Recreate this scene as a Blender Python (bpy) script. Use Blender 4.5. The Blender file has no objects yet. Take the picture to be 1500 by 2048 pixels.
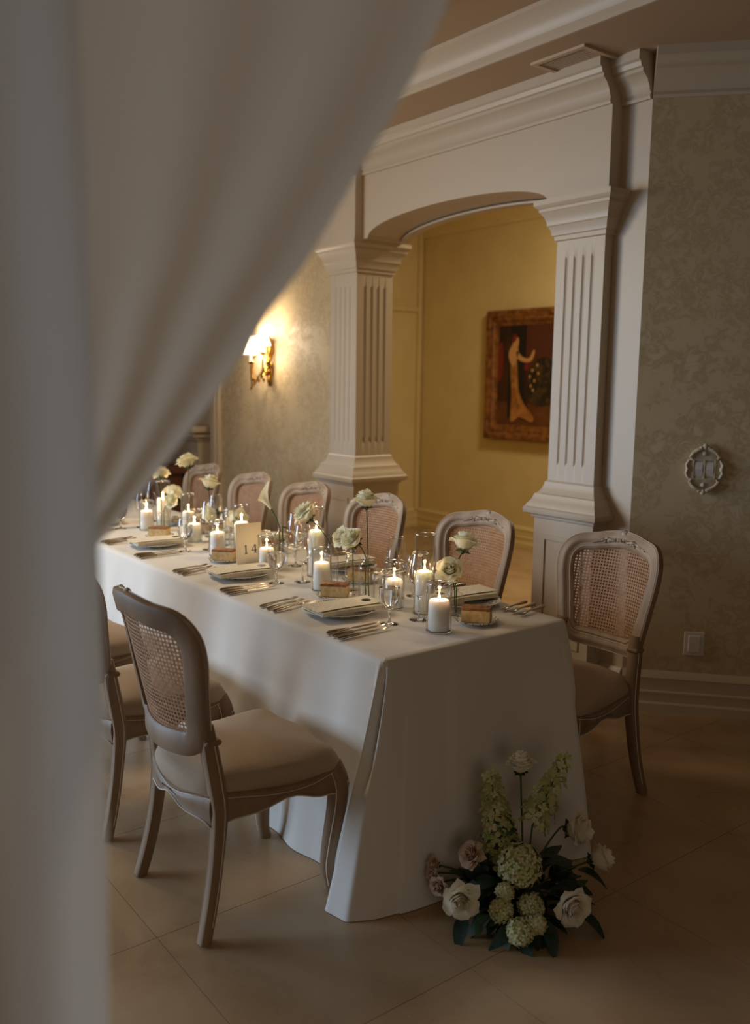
import bpy, math, random
from mathutils import Vector, Matrix
random.seed(7)
SC = bpy.context.scene
COL = SC.collection
PI = math.pi
sin, cos = math.sin, math.cos

def lin(r, g, b):
    f = lambda c: (c / 255 / 12.92) if c <= 10 else ((c / 255 + .055) / 1.055) ** 2.4
    return (f(r), f(g), f(b), 1)

# ------------------------------------------------------------------ camera
FPX, PITCH, ROLL, YAW = 1789.5, math.radians(8.251), math.radians(.718), math.radians(142.481)
fw = Vector((cos(YAW) * cos(PITCH), sin(YAW) * cos(PITCH), -sin(PITCH)))
rt = fw.cross(Vector((0, 0, 1))).normalized()
up = rt.cross(fw)
rt, up = rt * cos(ROLL) + up * sin(ROLL), up * cos(ROLL) - rt * sin(ROLL)
cam_d = bpy.data.cameras.new('camera')
cam = bpy.data.objects.new('camera', cam_d)
COL.objects.link(cam)
m = Matrix((rt, up, -fw)).transposed().to_4x4()
m.translation = Vector((2.195, -1.73, 1.66))
cam.matrix_world = m
cam_d.sensor_fit = 'VERTICAL'
cam_d.sensor_height = 36
cam_d.lens = FPX / 2048 * 36
cam_d.clip_start = .02
cam_d.dof.use_dof = True
cam_d.dof.focus_distance = 3.25
cam_d.dof.aperture_fstop = 1.9
SC.camera = cam

# ------------------------------------------------------------------ world and exposure
wd = bpy.data.worlds.new('world')
SC.world = wd
wd.use_nodes = True
bg = wd.node_tree.nodes['Background']
bg.inputs[0].default_value = (1, .80, .60, 1)
bg.inputs[1].default_value = .036
SC.view_settings.view_transform = 'Standard'
SC.view_settings.look = 'None'
SC.view_settings.gamma = 1
SC.view_settings.exposure = -.05
SC.view_settings.use_curve_mapping = False
SC.cycles.transparent_max_bounces = 40
SC.cycles.max_bounces = 10
SC.cycles.use_denoising = True

def area(name, loc, target, sx, sy, watts, col):
    d = bpy.data.lights.new(name, 'AREA')
    d.shape = 'RECTANGLE'
    d.size, d.size_y, d.energy, d.color = sx, sy, watts, col
    o = bpy.data.objects.new(name, d)
    COL.objects.link(o)
    o.location = loc
    o.rotation_euler = (Vector(target) - Vector(loc)).to_track_quat('-Z', 'Y').to_euler()
    return o
def point(name, loc, watts, col, rad=.03):
    d = bpy.data.lights.new(name, 'POINT')
    d.energy, d.color, d.shadow_soft_size = watts, col, rad
    o = bpy.data.objects.new(name, d)
    COL.objects.link(o)
    o.location = loc
    return o
win = area('window_daylight', (-4.6, -4.6, 1.6), (-1.1, .2, .35), 3.2, 2.0, 60, (.56, .75, 1))
win.data.spread = math.radians(76)
area('hall_ceiling_lamp', (-2.2, 3.6, 3.35), (-2.8, 3.9, 0), .5, .5, 46, (1, .84, .58))
area('room_chandelier', (-3.0, -.8, 2.65), (-1.9, .8, .8), .7, .7, 34, (1, .83, .60))
area('entry_fill', (3.9, -1.9, 1.5), (0, .4, .5), 1.4, 1.4, 8.5, (1, .84, .64))  # unseen warm fill, added to lift the cloth end and floor flowers

# ------------------------------------------------------------------ materials
MATS = {}
def mat(name, col, rough=.6, **k):
    if name in MATS: return MATS[name]
    M = bpy.data.materials.new(name)
    M.use_nodes = True
    b = M.node_tree.nodes['Principled BSDF']
    b.inputs['Base Color'].default_value = col
    b.inputs['Roughness'].default_value = rough
    for kk, v in k.items():
        b.inputs[kk.replace('_', ' ')].default_value = v
    MATS[name] = M
    return M
def nodes(M):
    nt = M.node_tree
    return nt, nt.nodes['Principled BSDF']
def noise(nt, scale, detail=3, stretch=None, rough=.5):
    tc = nt.nodes.new('ShaderNodeTexCoord')
    mp = nt.nodes.new('ShaderNodeMapping')
    if stretch: mp.inputs['Scale'].default_value = stretch
    n = nt.nodes.new('ShaderNodeTexNoise')
    n.inputs['Scale'].default_value = scale
    n.inputs['Detail'].default_value = detail
    n.inputs['Roughness'].default_value = rough
    nt.links.new(tc.outputs['Object'], mp.inputs[0])
    nt.links.new(mp.outputs[0], n.inputs[0])
    return n
def ramp(nt, src, stops):
    r = nt.nodes.new('ShaderNodeValToRGB')
    while len(r.color_ramp.elements) < len(stops): r.color_ramp.elements.new(.5)
    for e, (p, c) in zip(r.color_ramp.elements, stops):
        e.position, e.color = p, c
    nt.links.new(src, r.inputs[0])
    return r
def bump(nt, b, src, strength, dist=.01):
    u = nt.nodes.new('ShaderNodeBump')
    u.inputs['Strength'].default_value = strength
    u.inputs['Distance'].default_value = dist
    nt.links.new(src, u.inputs['Height'])
    nt.links.new(u.outputs[0], b.inputs['Normal'])
def noisy(name, c1, c2, scale, rough=.6, stretch=None, bmp=0, bscale=None, lo=.35, hi=.65, **k):
    if name in MATS: return MATS[name]
    M = mat(name, c1, rough, **k)
    nt, b = nodes(M)
    n = noise(nt, scale, 4, stretch)
    r = ramp(nt, n.outputs[0], [(lo, c1), (hi, c2)])
    nt.links.new(r.outputs[0], b.inputs['Base Color'])
    if bmp:
        n2 = noise(nt, bscale or scale * 4, 2, stretch)
        bump(nt, b, n2.outputs[0], bmp, .004)
    return M
def glass_thin(name, tint=(1, 1, 1, 1), base=.05, rough=.0):
    M = bpy.data.materials.new(name)
    M.use_nodes = True
    nt = M.node_tree
    nt.nodes.remove(nt.nodes['Principled BSDF'])
    out = nt.nodes['Material Output']
    t = nt.nodes.new('ShaderNodeBsdfTransparent'); t.inputs[0].default_value = tint
    g = nt.nodes.new('ShaderNodeBsdfGlossy'); g.inputs['Roughness'].default_value = rough
    lw = nt.nodes.new('ShaderNodeLayerWeight'); lw.inputs[0].default_value = .5
    pw = nt.nodes.new('ShaderNodeMath'); pw.operation = 'POWER'; pw.inputs[1].default_value = 2.0
    nt.links.new(lw.outputs['Facing'], pw.inputs[0])
    f = nt.nodes.new('ShaderNodeMath'); f.operation = 'MULTIPLY_ADD'; f.inputs[1].default_value = .6 * (1 - base); f.inputs[2].default_value = base
    nt.links.new(pw.outputs[0], f.inputs[0])
    x = nt.nodes.new('ShaderNodeMixShader')
    nt.links.new(f.outputs[0], x.inputs[0]); nt.links.new(t.outputs[0], x.inputs[1]); nt.links.new(g.outputs[0], x.inputs[2])
    nt.links.new(x.outputs[0], out.inputs[0])
    MATS[name] = M
    return M
def emit(name, col, s):
    M = bpy.data.materials.new(name)
    M.use_nodes = True
    nt = M.node_tree
    nt.nodes.remove(nt.nodes['Principled BSDF'])
    e = nt.nodes.new('ShaderNodeEmission')
    e.inputs[0].default_value = col; e.inputs[1].default_value = s
    nt.links.new(e.outputs[0], nt.nodes['Material Output'].inputs[0])
    MATS[name] = M
    return M
def sheer(name, col, trans=.45, rough=.9):
    M = bpy.data.materials.new(name)
    M.use_nodes = True
    nt = M.node_tree
    nt.nodes.remove(nt.nodes['Principled BSDF'])
    d = nt.nodes.new('ShaderNodeBsdfDiffuse'); d.inputs[0].default_value = col
    t = nt.nodes.new('ShaderNodeBsdfTranslucent'); t.inputs[0].default_value = col
    x = nt.nodes.new('ShaderNodeMixShader'); x.inputs[0].default_value = trans
    nt.links.new(d.outputs[0], x.inputs[1]); nt.links.new(t.outputs[0], x.inputs[2])
    nt.links.new(x.outputs[0], nt.nodes['Material Output'].inputs[0])
    MATS[name] = M
    return M

WHITE = mat('white_trim_paint', lin(198, 181, 158), .45)
CEIL = mat('ceiling_paint', lin(184, 158, 130), .8)
YELLOW = noisy('yellow_wall_paint', lin(220, 200, 146), lin(214, 193, 138), 3, .8)
CLOTH = mat('linen_cloth', lin(226, 219, 208), .9, Sheen_Weight=.2)
nt, b = nodes(CLOTH)
n = noise(nt, 900, 1); bump(nt, b, n.outputs[0], .25, .0006)
WOOD = noisy('limed_brown_oak', lin(128, 100, 74), lin(154, 126, 98), 9, .55, (1, 1, .15), .15, 60)
LIMED = noisy('limed_front_oak', lin(160, 136, 112), lin(186, 164, 142), 14, .6, (1, 1, .3), .15, 60)
BEAD = mat('limed_groove_wash', lin(214, 200, 178), .7)
CREST = noisy('limed_carving', lin(130, 104, 80), lin(205, 188, 165), 60, .65, None, .3, 120, .42, .58)
CANE = noisy('woven_cane', lin(186, 142, 106), lin(166, 122, 88), 40, .6)
SEATM = noisy('taupe_upholstery', lin(186, 164, 138), lin(176, 153, 128), 300, .95, None, .2, 700)
PORC = mat('white_porcelain', lin(228, 224, 216), .2)
SILVER = mat('silver_cutlery', lin(190, 178, 160), .22, Metallic=1.0)
LINENW = noisy('cream_napkin_linen', lin(224, 214, 190), lin(214, 203, 178), 200, .9)
PAPER = mat('cream_card_stock', lin(226, 214, 190), .8)
BLACK = mat('black_wax', lin(20, 16, 14), .35)
INK = mat('black_ink', lin(28, 24, 22), .7)
GLASS = glass_thin('clear_glass', (.985, .99, .985, 1))
RIM = mat('solid_glass', (1, 1, 1, 1), .02, Transmission_Weight=1.0, IOR=1.45)
EDGE = glass_thin('glass_rim', (.98, .98, .98, 1), base=.65)
WATER = mat('water', (1, 1, 1, 1), 0.0, Transmission_Weight=1.0, IOR=1.33)
WAX = mat('white_candle_wax', lin(250, 246, 238), .5, Subsurface_Weight=.35, Subsurface_Radius=(.03, .02, .012), Subsurface_Scale=1.0)
WICK = mat('wick', lin(30, 24, 20), .9)
FLAME = emit('flame', (1, .62, .25, 1), 22)
def petalm(name, c1, c2, tr=.35):
    M = sheer(name, c1, tr)
    nt = M.node_tree
    n = noise(nt, 30, 3)
    r = ramp(nt, n.outputs[0], [(.35, c1), (.65, c2)])
    for q in nt.nodes:
        if q.bl_idname in ('ShaderNodeBsdfDiffuse', 'ShaderNodeBsdfTranslucent'): nt.links.new(r.outputs[0], q.inputs[0])
    return M
ROSE = petalm('ivory_rose_petal', lin(252, 248, 226), lin(246, 240, 206))
ROSEW = petalm('white_rose_petal', lin(252, 246, 230), lin(248, 238, 216))
BLUSH = petalm('blush_petal', lin(232, 208, 182), lin(224, 192, 162))
HYD = petalm('cream_hydrangea', lin(238, 230, 186), lin(214, 212, 150))
HYDG = petalm('green_hydrangea', lin(206, 204, 138), lin(168, 174, 102))
STEM = noisy('green_stem', lin(70, 88, 44), lin(52, 66, 34), 30, .6)
LEAF = noisy('dark_leaf', lin(34, 58, 40), lin(22, 42, 32), 20, .5)
LEAF2 = noisy('mid_leaf', lin(62, 84, 46), lin(44, 66, 38), 20, .5)
SPAD = mat('yellow_spadix', lin(220, 190, 90), .7)
CAKE = noisy('cake_crumb', lin(226, 196, 142), lin(206, 172, 116), 60, .9, None, .4, 150)
CAKESIDE = noisy('cake_cut', lin(234, 222, 190), lin(222, 206, 168), 60, .9)
CRUST = noisy('browned_crust', lin(168, 112, 64), lin(126, 78, 42), 40, .7, None, .4, 90)
BRASS = noisy('aged_brass', lin(190, 146, 70), lin(140, 100, 44), 30, .32, Metallic=1.0)
SHADE = emit('lit_lamp_shade', (1, .88, .68, 1), 3.2)
CANDLESLEEVE = emit('lit_candle_sleeve', (1, .86, .66, 1), 1.5)
GILT = noisy('dark_gilt_frame', lin(150, 96, 42), lin(98, 56, 26), 18, .5, None, .5, 60)
DWOOD = noisy('dark_walnut', lin(104, 62, 36), lin(78, 44, 26), 8, .4, (1, 1, .2))
DARK = mat('soot_black', lin(16, 14, 13), .8)
PLASTIC = mat('ivory_switch_plastic', lin(214, 206, 196), .4)
PLATEM = noisy('cream_carved_plate', lin(206, 192, 166), lin(186, 170, 142), 50, .6)
VENT = mat('ceiling_vent_metal', lin(200, 176, 148), .6)
CURT = sheer('ivory_sheer_fabric', lin(216, 212, 206), .55)

# marble floor
FLOORM = mat('cream_marble_tile', lin(190, 160, 122), .3)
nt, b = nodes(FLOORM)
tc = nt.nodes.new('ShaderNodeTexCoord'); 
oi = nt.nodes.new('ShaderNodeObjectInfo')
ad = nt.nodes.new('ShaderNodeVectorMath'); ad.operation = 'ADD'
nt.links.new(tc.outputs['Object'], ad.inputs[0]); nt.links.new(oi.outputs['Location'], ad.inputs[1])
n = nt.nodes.new('ShaderNodeTexNoise'); n.inputs['Scale'].default_value = 2.2; n.inputs['Detail'].default_value = 6; n.inputs['Distortion'].default_value = .8
nt.links.new(ad.outputs[0], n.inputs[0])
r = ramp(nt, n.outputs[0], [(.3, lin(164, 134, 98)), (.5, lin(180, 150, 114)), (.7, lin(190, 164, 130))])
nt.links.new(r.outputs[0], b.inputs['Base Color'])
r2 = ramp(nt, n.outputs[0], [(.35, (.26, .26, .26, 1)), (.7, (.38, .38, .38, 1))])
nt.links.new(r2.outputs[0], b.inputs['Roughness'])
GROUT = mat('floor_grout', lin(140, 112, 82), .9)

# damask wallpaper
PAPERW = mat('damask_wallpaper', lin(206, 190, 160), .6)
nt, b = nodes(PAPERW)
tc = nt.nodes.new('ShaderNodeTexCoord')
v = nt.nodes.new('ShaderNodeTexVoronoi'); v.inputs['Scale'].default_value = 7; v.feature = 'SMOOTH_F1'; v.inputs['Smoothness'].default_value = .35
nz = nt.nodes.new('ShaderNodeTexNoise'); nz.inputs['Scale'].default_value = 16; nz.inputs['Detail'].default_value = 5; nz.inputs['Distortion'].default_value = 1.6
nt.links.new(tc.outputs['Object'], v.inputs[0]); nt.links.new(tc.outputs['Object'], nz.inputs[0])
mx = nt.nodes.new('ShaderNodeMath'); mx.operation = 'MULTIPLY_ADD'; mx.inputs[1].default_value = .55
nt.links.new(v.outputs['Distance'], mx.inputs[0]); nt.links.new(nz.outputs[0], mx.inputs[2])
r = ramp(nt, mx.outputs[0], [(.55, lin(200, 180, 145)), (.72, lin(182, 159, 121)), (.86, lin(197, 176, 140))])
nt.links.new(r.outputs[0], b.inputs['Base Color'])
r2 = ramp(nt, mx.outputs[0], [(.55, (.35, .35, .35, 1)), (.72, (.7, .7, .7, 1)), (.86, (.4, .4, .4, 1))])
nt.links.new(r2.outputs[0], b.inputs['Roughness'])

# plate with printed floral border
PLATEP = mat('floral_printed_porcelain', lin(228, 224, 214), .18)
nt, b = nodes(PLATEP)
tc = nt.nodes.new('ShaderNodeTexCoord')
sp = nt.nodes.new('ShaderNodeSeparateXYZ'); nt.links.new(tc.outputs['Object'], sp.inputs[0])
cx = nt.nodes.new('ShaderNodeCombineXYZ'); nt.links.new(sp.outputs[0], cx.inputs[0]); nt.links.new(sp.outputs[1], cx.inputs[1])
ln = nt.nodes.new('ShaderNodeVectorMath'); ln.operation = 'LENGTH'; nt.links.new(cx.outputs[0], ln.inputs[0])
band = ramp(nt, ln.outputs['Value'], [(.066, (0, 0, 0, 1)), (.078, (1, 1, 1, 1)), (.132, (1, 1, 1, 1)), (.138, (0, 0, 0, 1))])
nz = nt.nodes.new('ShaderNodeTexNoise'); nz.inputs['Scale'].default_value = 46; nz.inputs['Detail'].default_value = 2; nz.inputs['Distortion'].default_value = 2.5
nt.links.new(tc.outputs['Object'], nz.inputs[0])
th = ramp(nt, nz.outputs[0], [(.50, (0, 0, 0, 1)), (.54, (1, 1, 1, 1))])
mu = nt.nodes.new('ShaderNodeMath'); mu.operation = 'MULTIPLY'
nt.links.new(band.outputs[0], mu.inputs[0]); nt.links.new(th.outputs[0], mu.inputs[1])
mc = nt.nodes.new('ShaderNodeMix'); mc.data_type = 'RGBA'
mc.inputs[6].default_value = lin(228, 224, 214); mc.inputs[7].default_value = lin(44, 34, 26)
nt.links.new(mu.outputs[0], mc.inputs[0]); nt.links.new(mc.outputs[2], b.inputs['Base Color'])

# menu paper with faint printed lines
MENUP = mat('menu_paper', lin(230, 220, 198), .8)
nt, b = nodes(MENUP)
tc = nt.nodes.new('ShaderNodeTexCoord')
mp = nt.nodes.new('ShaderNodeMapping'); nt.links.new(tc.outputs['Object'], mp.inputs[0])
wv = nt.nodes.new('ShaderNodeTexWave'); wv.bands_direction = 'Y'; wv.inputs['Scale'].default_value = 26; wv.inputs['Distortion'].default_value = 0
nt.links.new(mp.outputs[0], wv.inputs[0])
nz = nt.nodes.new('ShaderNodeTexNoise'); nz.inputs['Scale'].default_value = 60; nt.links.new(tc.outputs['Object'], nz.inputs[0])
t1 = ramp(nt, wv.outputs[0], [(.72, (0, 0, 0, 1)), (.8, (1, 1, 1, 1))])
t2 = ramp(nt, nz.outputs[0], [(.42, (0, 0, 0, 1)), (.48, (.5, .5, .5, 1))])
mu = nt.nodes.new('ShaderNodeMath'); mu.operation = 'MULTIPLY'
nt.links.new(t1.outputs[0], mu.inputs[0]); nt.links.new(t2.outputs[0], mu.inputs[1])
mc = nt.nodes.new('ShaderNodeMix'); mc.data_type = 'RGBA'
mc.inputs[6].default_value = lin(236, 226, 204); mc.inputs[7].default_value = lin(178, 166, 146)
nt.links.new(mu.outputs[0], mc.inputs[0]); nt.links.new(mc.outputs[2], b.inputs['Base Color'])

# ------------------------------------------------------------------ mesh helpers
def link(o, parent=None):
    COL.objects.link(o)
    if parent: o.parent = parent
    return o
def tag(o, label=None, cat=None, group=None, kind=None):
    if label: o['label'] = label
    if cat: o['category'] = cat
    if group: o['group'] = group
    if kind: o['kind'] = kind
    return o
def empty(name, loc=(0, 0, 0), rz=0):
    o = bpy.data.objects.new(name, None)
    o.location = loc
    o.rotation_euler = (0, 0, rz)
    o.empty_display_size = .05
    return link(o)
def dup(o, parent=None):
    c = o.copy()
    COL.objects.link(c)
    c.parent = parent
    for ch in o.children: dup(ch, c)
    return c

class MB:
    def __init__(s): s.v, s.f, s.m = [], [], []
    def add(s, vs, fs, mi=0):
        k = len(s.v)
        s.v += [tuple(p) for p in vs]
        s.f += [tuple(i + k for i in q) for q in fs]
        s.m += [mi] * len(fs)
    def box(s, a, b, mi=0, ch=0):
        (x0, y0, z0), (x1, y1, z1) = a, b
        if not ch:
            vs = [(x0, y0, z0), (x1, y0, z0), (x1, y1, z0), (x0, y1, z0), (x0, y0, z1), (x1, y0, z1), (x1, y1, z1), (x0, y1, z1)]
            s.add(vs, [(0, 3, 2, 1), (4, 5, 6, 7), (0, 1, 5, 4), (1, 2, 6, 5), (2, 3, 7, 6), (3, 0, 4, 7)], mi)
        else:
            c = ch
            ring = lambda z, d: [(x0 + d, y0 + c, z), (x0 + c, y0 + d, z), (x1 - c, y0 + d, z), (x1 - d, y0 + c, z), (x1 - d, y1 - c, z), (x1 - c, y1 - d, z), (x0 + c, y1 - d, z), (x0 + d, y1 - c, z)]
            R = [ring(z0, c), ring(z0 + c, 0), ring(z1 - c, 0), ring(z1, c)]
            s.loft(R, True, True, mi)
    def loft(s, rings, closed=True, caps=True, mi=0, loop=False):
        n = len(rings[0]); k = len(s.v)
        fs = []
        R = len(rings)
        for i in range(R if loop else R - 1):
            i2 = (i + 1) % R
            for j in range(n if closed else n - 1):
                j2 = (j + 1) % n
                fs.append((i * n + j, i * n + j2, i2 * n + j2, i2 * n + j))
        if caps and not loop:
            fs.append(tuple(range(n))[::-1])
            fs.append(tuple((R - 1) * n + j for j in range(n)))
        s.add([p for r in rings for p in r], fs, mi)
    def lathe(s, prof, seg=24, c=(0, 0, 0), mi=0, caps=False):
        rings = [[(c[0] + r * cos(2 * PI * j / seg), c[1] + r * sin(2 * PI * j / seg), c[2] + z) for j in range(seg)] for r, z in prof]
        s.loft(rings, True, caps, mi)
    def tube(s, pts, rad, seg=8, mi=0, ref=None, caps=True, loop=False):
        P = [Vector(p) for p in pts]
        n = len(P)
        rings = []
        prev = None
        for i in range(n):
            if loop: t = P[(i + 1) % n] - P[i - 1]
            else: t = P[min(i + 1, n - 1)] - P[max(i - 1, 0)]
            t.normalize()
            if prev is None:
                a = Vector(ref) if ref else (Vector((0, 0, 1)) if abs(t.z) < .9 else Vector((1, 0, 0)))
            else: a = prev
            a = (a - t * a.dot(t)).normalized()
            prev = a
            bb = t.cross(a)
            rr = rad[i] if isinstance(rad, (list, tuple)) else rad
            rings.append([tuple(P[i] + (a * cos(2 * PI * j / seg) + bb * sin(2 * PI * j / seg)) * rr) for j in range(seg)])
        s.loft(rings, True, caps, mi, loop)
    def rect_sweep(s, pts, sizes, ref, mi=0, ch=.25, caps=True):
        # rectangular section with chamfered corners; sizes (a along ref, b across)
        P = [Vector(p) for p in pts]
        n = len(P); rings = []
        for i in range(n):
            t = (P[min(i + 1, n - 1)] - P[max(i - 1, 0)]).normalized()
            rf = Vector(ref[i]) if isinstance(ref, list) else Vector(ref)
            a = (rf - t * rf.dot(t)).normalized()
            b_ = t.cross(a)
            A, B = sizes[i]; A /= 2; B /= 2
            c = min(A, B) * ch
            q = [(A - c, -B), (A, -B + c), (A, B - c), (A - c, B), (-A + c, B), (-A, B - c), (-A, -B + c), (-A + c, -B)]
            rings.append([tuple(P[i] + a * x + b_ * y) for x, y in q])
        s.loft(rings, True, caps, mi)
    def blob(s, c, r, seg=8, rings=5, mi=0, rot=None):
        R = []
        for i in range(rings + 1):
            th = PI * i / rings
            th = max(.08, min(PI - .08, th))
            ring = []
            for j in range(seg):
                p = Vector((r[0] * sin(th) * cos(2 * PI * j / seg), r[1] * sin(th) * sin(2 * PI * j / seg), -r[2] * cos(th)))
                if rot: p = rot @ p
                ring.append((c[0] + p.x, c[1] + p.y, c[2] + p.z))
            R.append(ring)
        s.loft(R, True, True, mi)
    def grid(s, fn, nu, nv, mi=0, wrap=False):
        vs = [fn(i / nu, j / nv) for j in range(nv + 1) for i in range(nu + (0 if wrap else 1))]
        w = nu if wrap else nu + 1
        fs = []
        for j in range(nv):
            for i in range(nu):
                i2 = (i + 1) % w if wrap else i + 1
                fs.append((j * w + i, j * w + i2, (j + 1) * w + i2, (j + 1) * w + i))
        s.add(vs, fs, mi)
    def prism(s, poly, z0, z1, mi=0, axis='z'):
        # poly in 2D extruded
        f = {'z': lambda a, b_, c: (a, b_, c), 'y': lambda a, b_, c: (a, c, b_), 'x': lambda a, b_, c: (c, a, b_)}[axis]
        s.loft([[f(a, b_, z0) for a, b_ in poly], [f(a, b_, z1) for a, b_ in poly]], True, True, mi)
    def build(s, name, mats, parent=None, smooth=None):
        me = bpy.data.meshes.new(name)
        me.from_pydata(s.v, [], s.f)
        mats = mats if isinstance(mats, list) else [mats]
        for q in mats: me.materials.append(q)
        if len(mats) > 1: me.polygons.foreach_set('material_index', s.m)
        if smooth is not None:
            me.polygons.foreach_set('use_smooth', [True] * len(me.polygons))
            if smooth < 179:
                me.set_sharp_from_angle(angle=math.radians(smooth))
        me.update()
        me.validate()
        return link(bpy.data.objects.new(name, me), parent)

def one(fn, name, mats, parent=None, smooth=None):
    k = MB(); fn(k)
    return k.build(name, mats, parent, smooth)

def catmull(P, n, closed=False):
    P = [Vector(p) for p in P]
    out = []
    N = len(P)
    for i in range(N if closed else N - 1):
        if closed: a, b_, c, d = P[i - 1], P[i], P[(i + 1) % N], P[(i + 2) % N]
        else: a, b_, c, d = P[max(i - 1, 0)], P[i], P[i + 1], P[min(i + 2, N - 1)]
        for k in range(n):
            t = k / n
            out.append(.5 * ((2 * b_) + (c - a) * t + (2 * a - 5 * b_ + 4 * c - d) * t * t + (3 * b_ - a - 3 * c + d) * t ** 3))
    if not closed: out.append(P[-1])
    return out

# ================================================================== THE SETTING
def struct(o, label, cat='structure'):
    return tag(o, label, cat, kind='structure')

# floor: grout slab with single marble tiles laid on it
fl = one(lambda k: k.box((-9, -4, -.12), (4.2, 7, -.002)), 'floor', GROUT)
struct(fl, 'cream marble tiled floor with thin dark joints', 'floor')
T = .663
k = MB(); k.box((.001, .001, -.01), (T - .001, T - .001, 0))
tile0 = None
for i in range(-13, 5):
    for j in range(-4, 8):
        x, y = .505 + i * T, -.066 + j * T
        if x + y < -6.4 or x > 2.4 or (y > 4.9) or x < -7.2: continue
        if tile0 is None: tile0 = o = k.build('tile', FLOORM, fl)
        else: o = link(bpy.data.objects.new('tile', tile0.data), fl)
        o.location = (x, y, 0)

def run(k, A, B, nrm, prof, mi=0):
    # straight moulding from plan point A to B; prof = (outward, z) polygon
    A, B, nv = Vector((*A, 0)), Vector((*B, 0)), Vector((*nrm, 0))
    r0 = [tuple(A + nv * o + Vector((0, 0, z))) for o, z in prof]
    r1 = [tuple(B + nv * o + Vector((0, 0, z))) for o, z in prof]
    k.loft([r0, r1], True, True, mi)
CROWN = [(0, 3.0), (.018, 3.0), (.024, 3.012), (.018, 3.028), (.026, 3.036), (.034, 3.06), (.05, 3.085), (.072, 3.103), (.085, 3.11), (.085, 3.125), (.098, 3.13), (.105, 3.15), (.118, 3.158), (.118, 3.2), (0, 3.2)]
BASEB = [(0, 0), (.03, 0), (.03, .045), (.022, .055), (.022, .095), (.026, .10), (.026, .108), (.018, .114), (.018, .172), (.024, .18), (.018, .2), (.008, .214), (0, .214)]

AW = math.radians(41.5)
K0 = Vector((-.563, 2.012)); DW = Vector((cos(AW), sin(AW))); NW = Vector((sin(AW), -cos(AW)))
def wr(s, o, z):            # a point on the right wall: s along, o outward
    p = K0 + DW * s + NW * o
    return (p.x, p.y, z)
k = MB()
k.loft([[wr(0, 0, z), wr(3.6, 0, z), wr(3.6, -.12, z), wr(-.05, -.12, z)] for z in (0, 3.2)])
w = k.build('wall_right', PAPERW)
struct(w, 'dim beige damask wallpapered wall with the light switch', 'wall')
e2 = K0 + DW * 3.6
k = MB(); run(k, K0, e2, NW, BASEB); tag(k.build('baseboard_right', WHITE, w, 30), 'white stepped baseboard')
k = MB(); run(k, K0, e2, NW, CROWN); tag(k.build('crown_molding', WHITE, w, 30), 'white crown molding')

# wall strip beside the right column, then the sconce wall on the left
w = one(lambda k: k.box((-1.06, 2.012, 0), (-.563, 2.26, 3.2)), 'wall_back', WHITE)
struct(w, 'narrow white wall strip beside the right fluted column', 'wall')
k = MB(); run(k, (-.563, 2.012), (-.727, 2.012), (0, -1), CROWN); k.build('crown_molding', WHITE, w, 30)
k = MB(); run(k, (-.563, 2.012), (-.7, 2.012), (0, -1), BASEB); k.build('baseboard_back', WHITE, w, 30)
w = one(lambda k: k.box((-4.92, 2.012, 0), (-3.13, 2.26, 3.2)), 'wall_left', PAPERW)
struct(w, 'beige wallpapered wall lit by the brass sconce', 'wall')
k = MB(); run(k, (-4.92, 2.012), (-3.13, 2.012), (0, -1), BASEB); k.build('baseboard_left', WHITE, w, 30)
k = MB(); run(k, (-4.92, 2.012), (-3.15, 2.012), (0, -1), CROWN); k.build('crown_molding', WHITE, w, 30)
# white panelled end of that wall, beyond the casing
w = one(lambda k: k.box((-8.2, 2.05, 0), (-4.92, 2.26, 3.2)), 'wall_end', WHITE)
struct(w, 'white wall beyond the door casing at the far end of the room', 'wall')
t = one(lambda k: (k.box((-5.06, 1.975, 0), (-4.92, 2.06, 3.0)), k.box((-5.02, 1.96, 0), (-4.96, 1.99, 3.0))), 'trim_3', WHITE)
struct(t, 'white door casing next to the sconce wall', 'trim')

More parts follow.
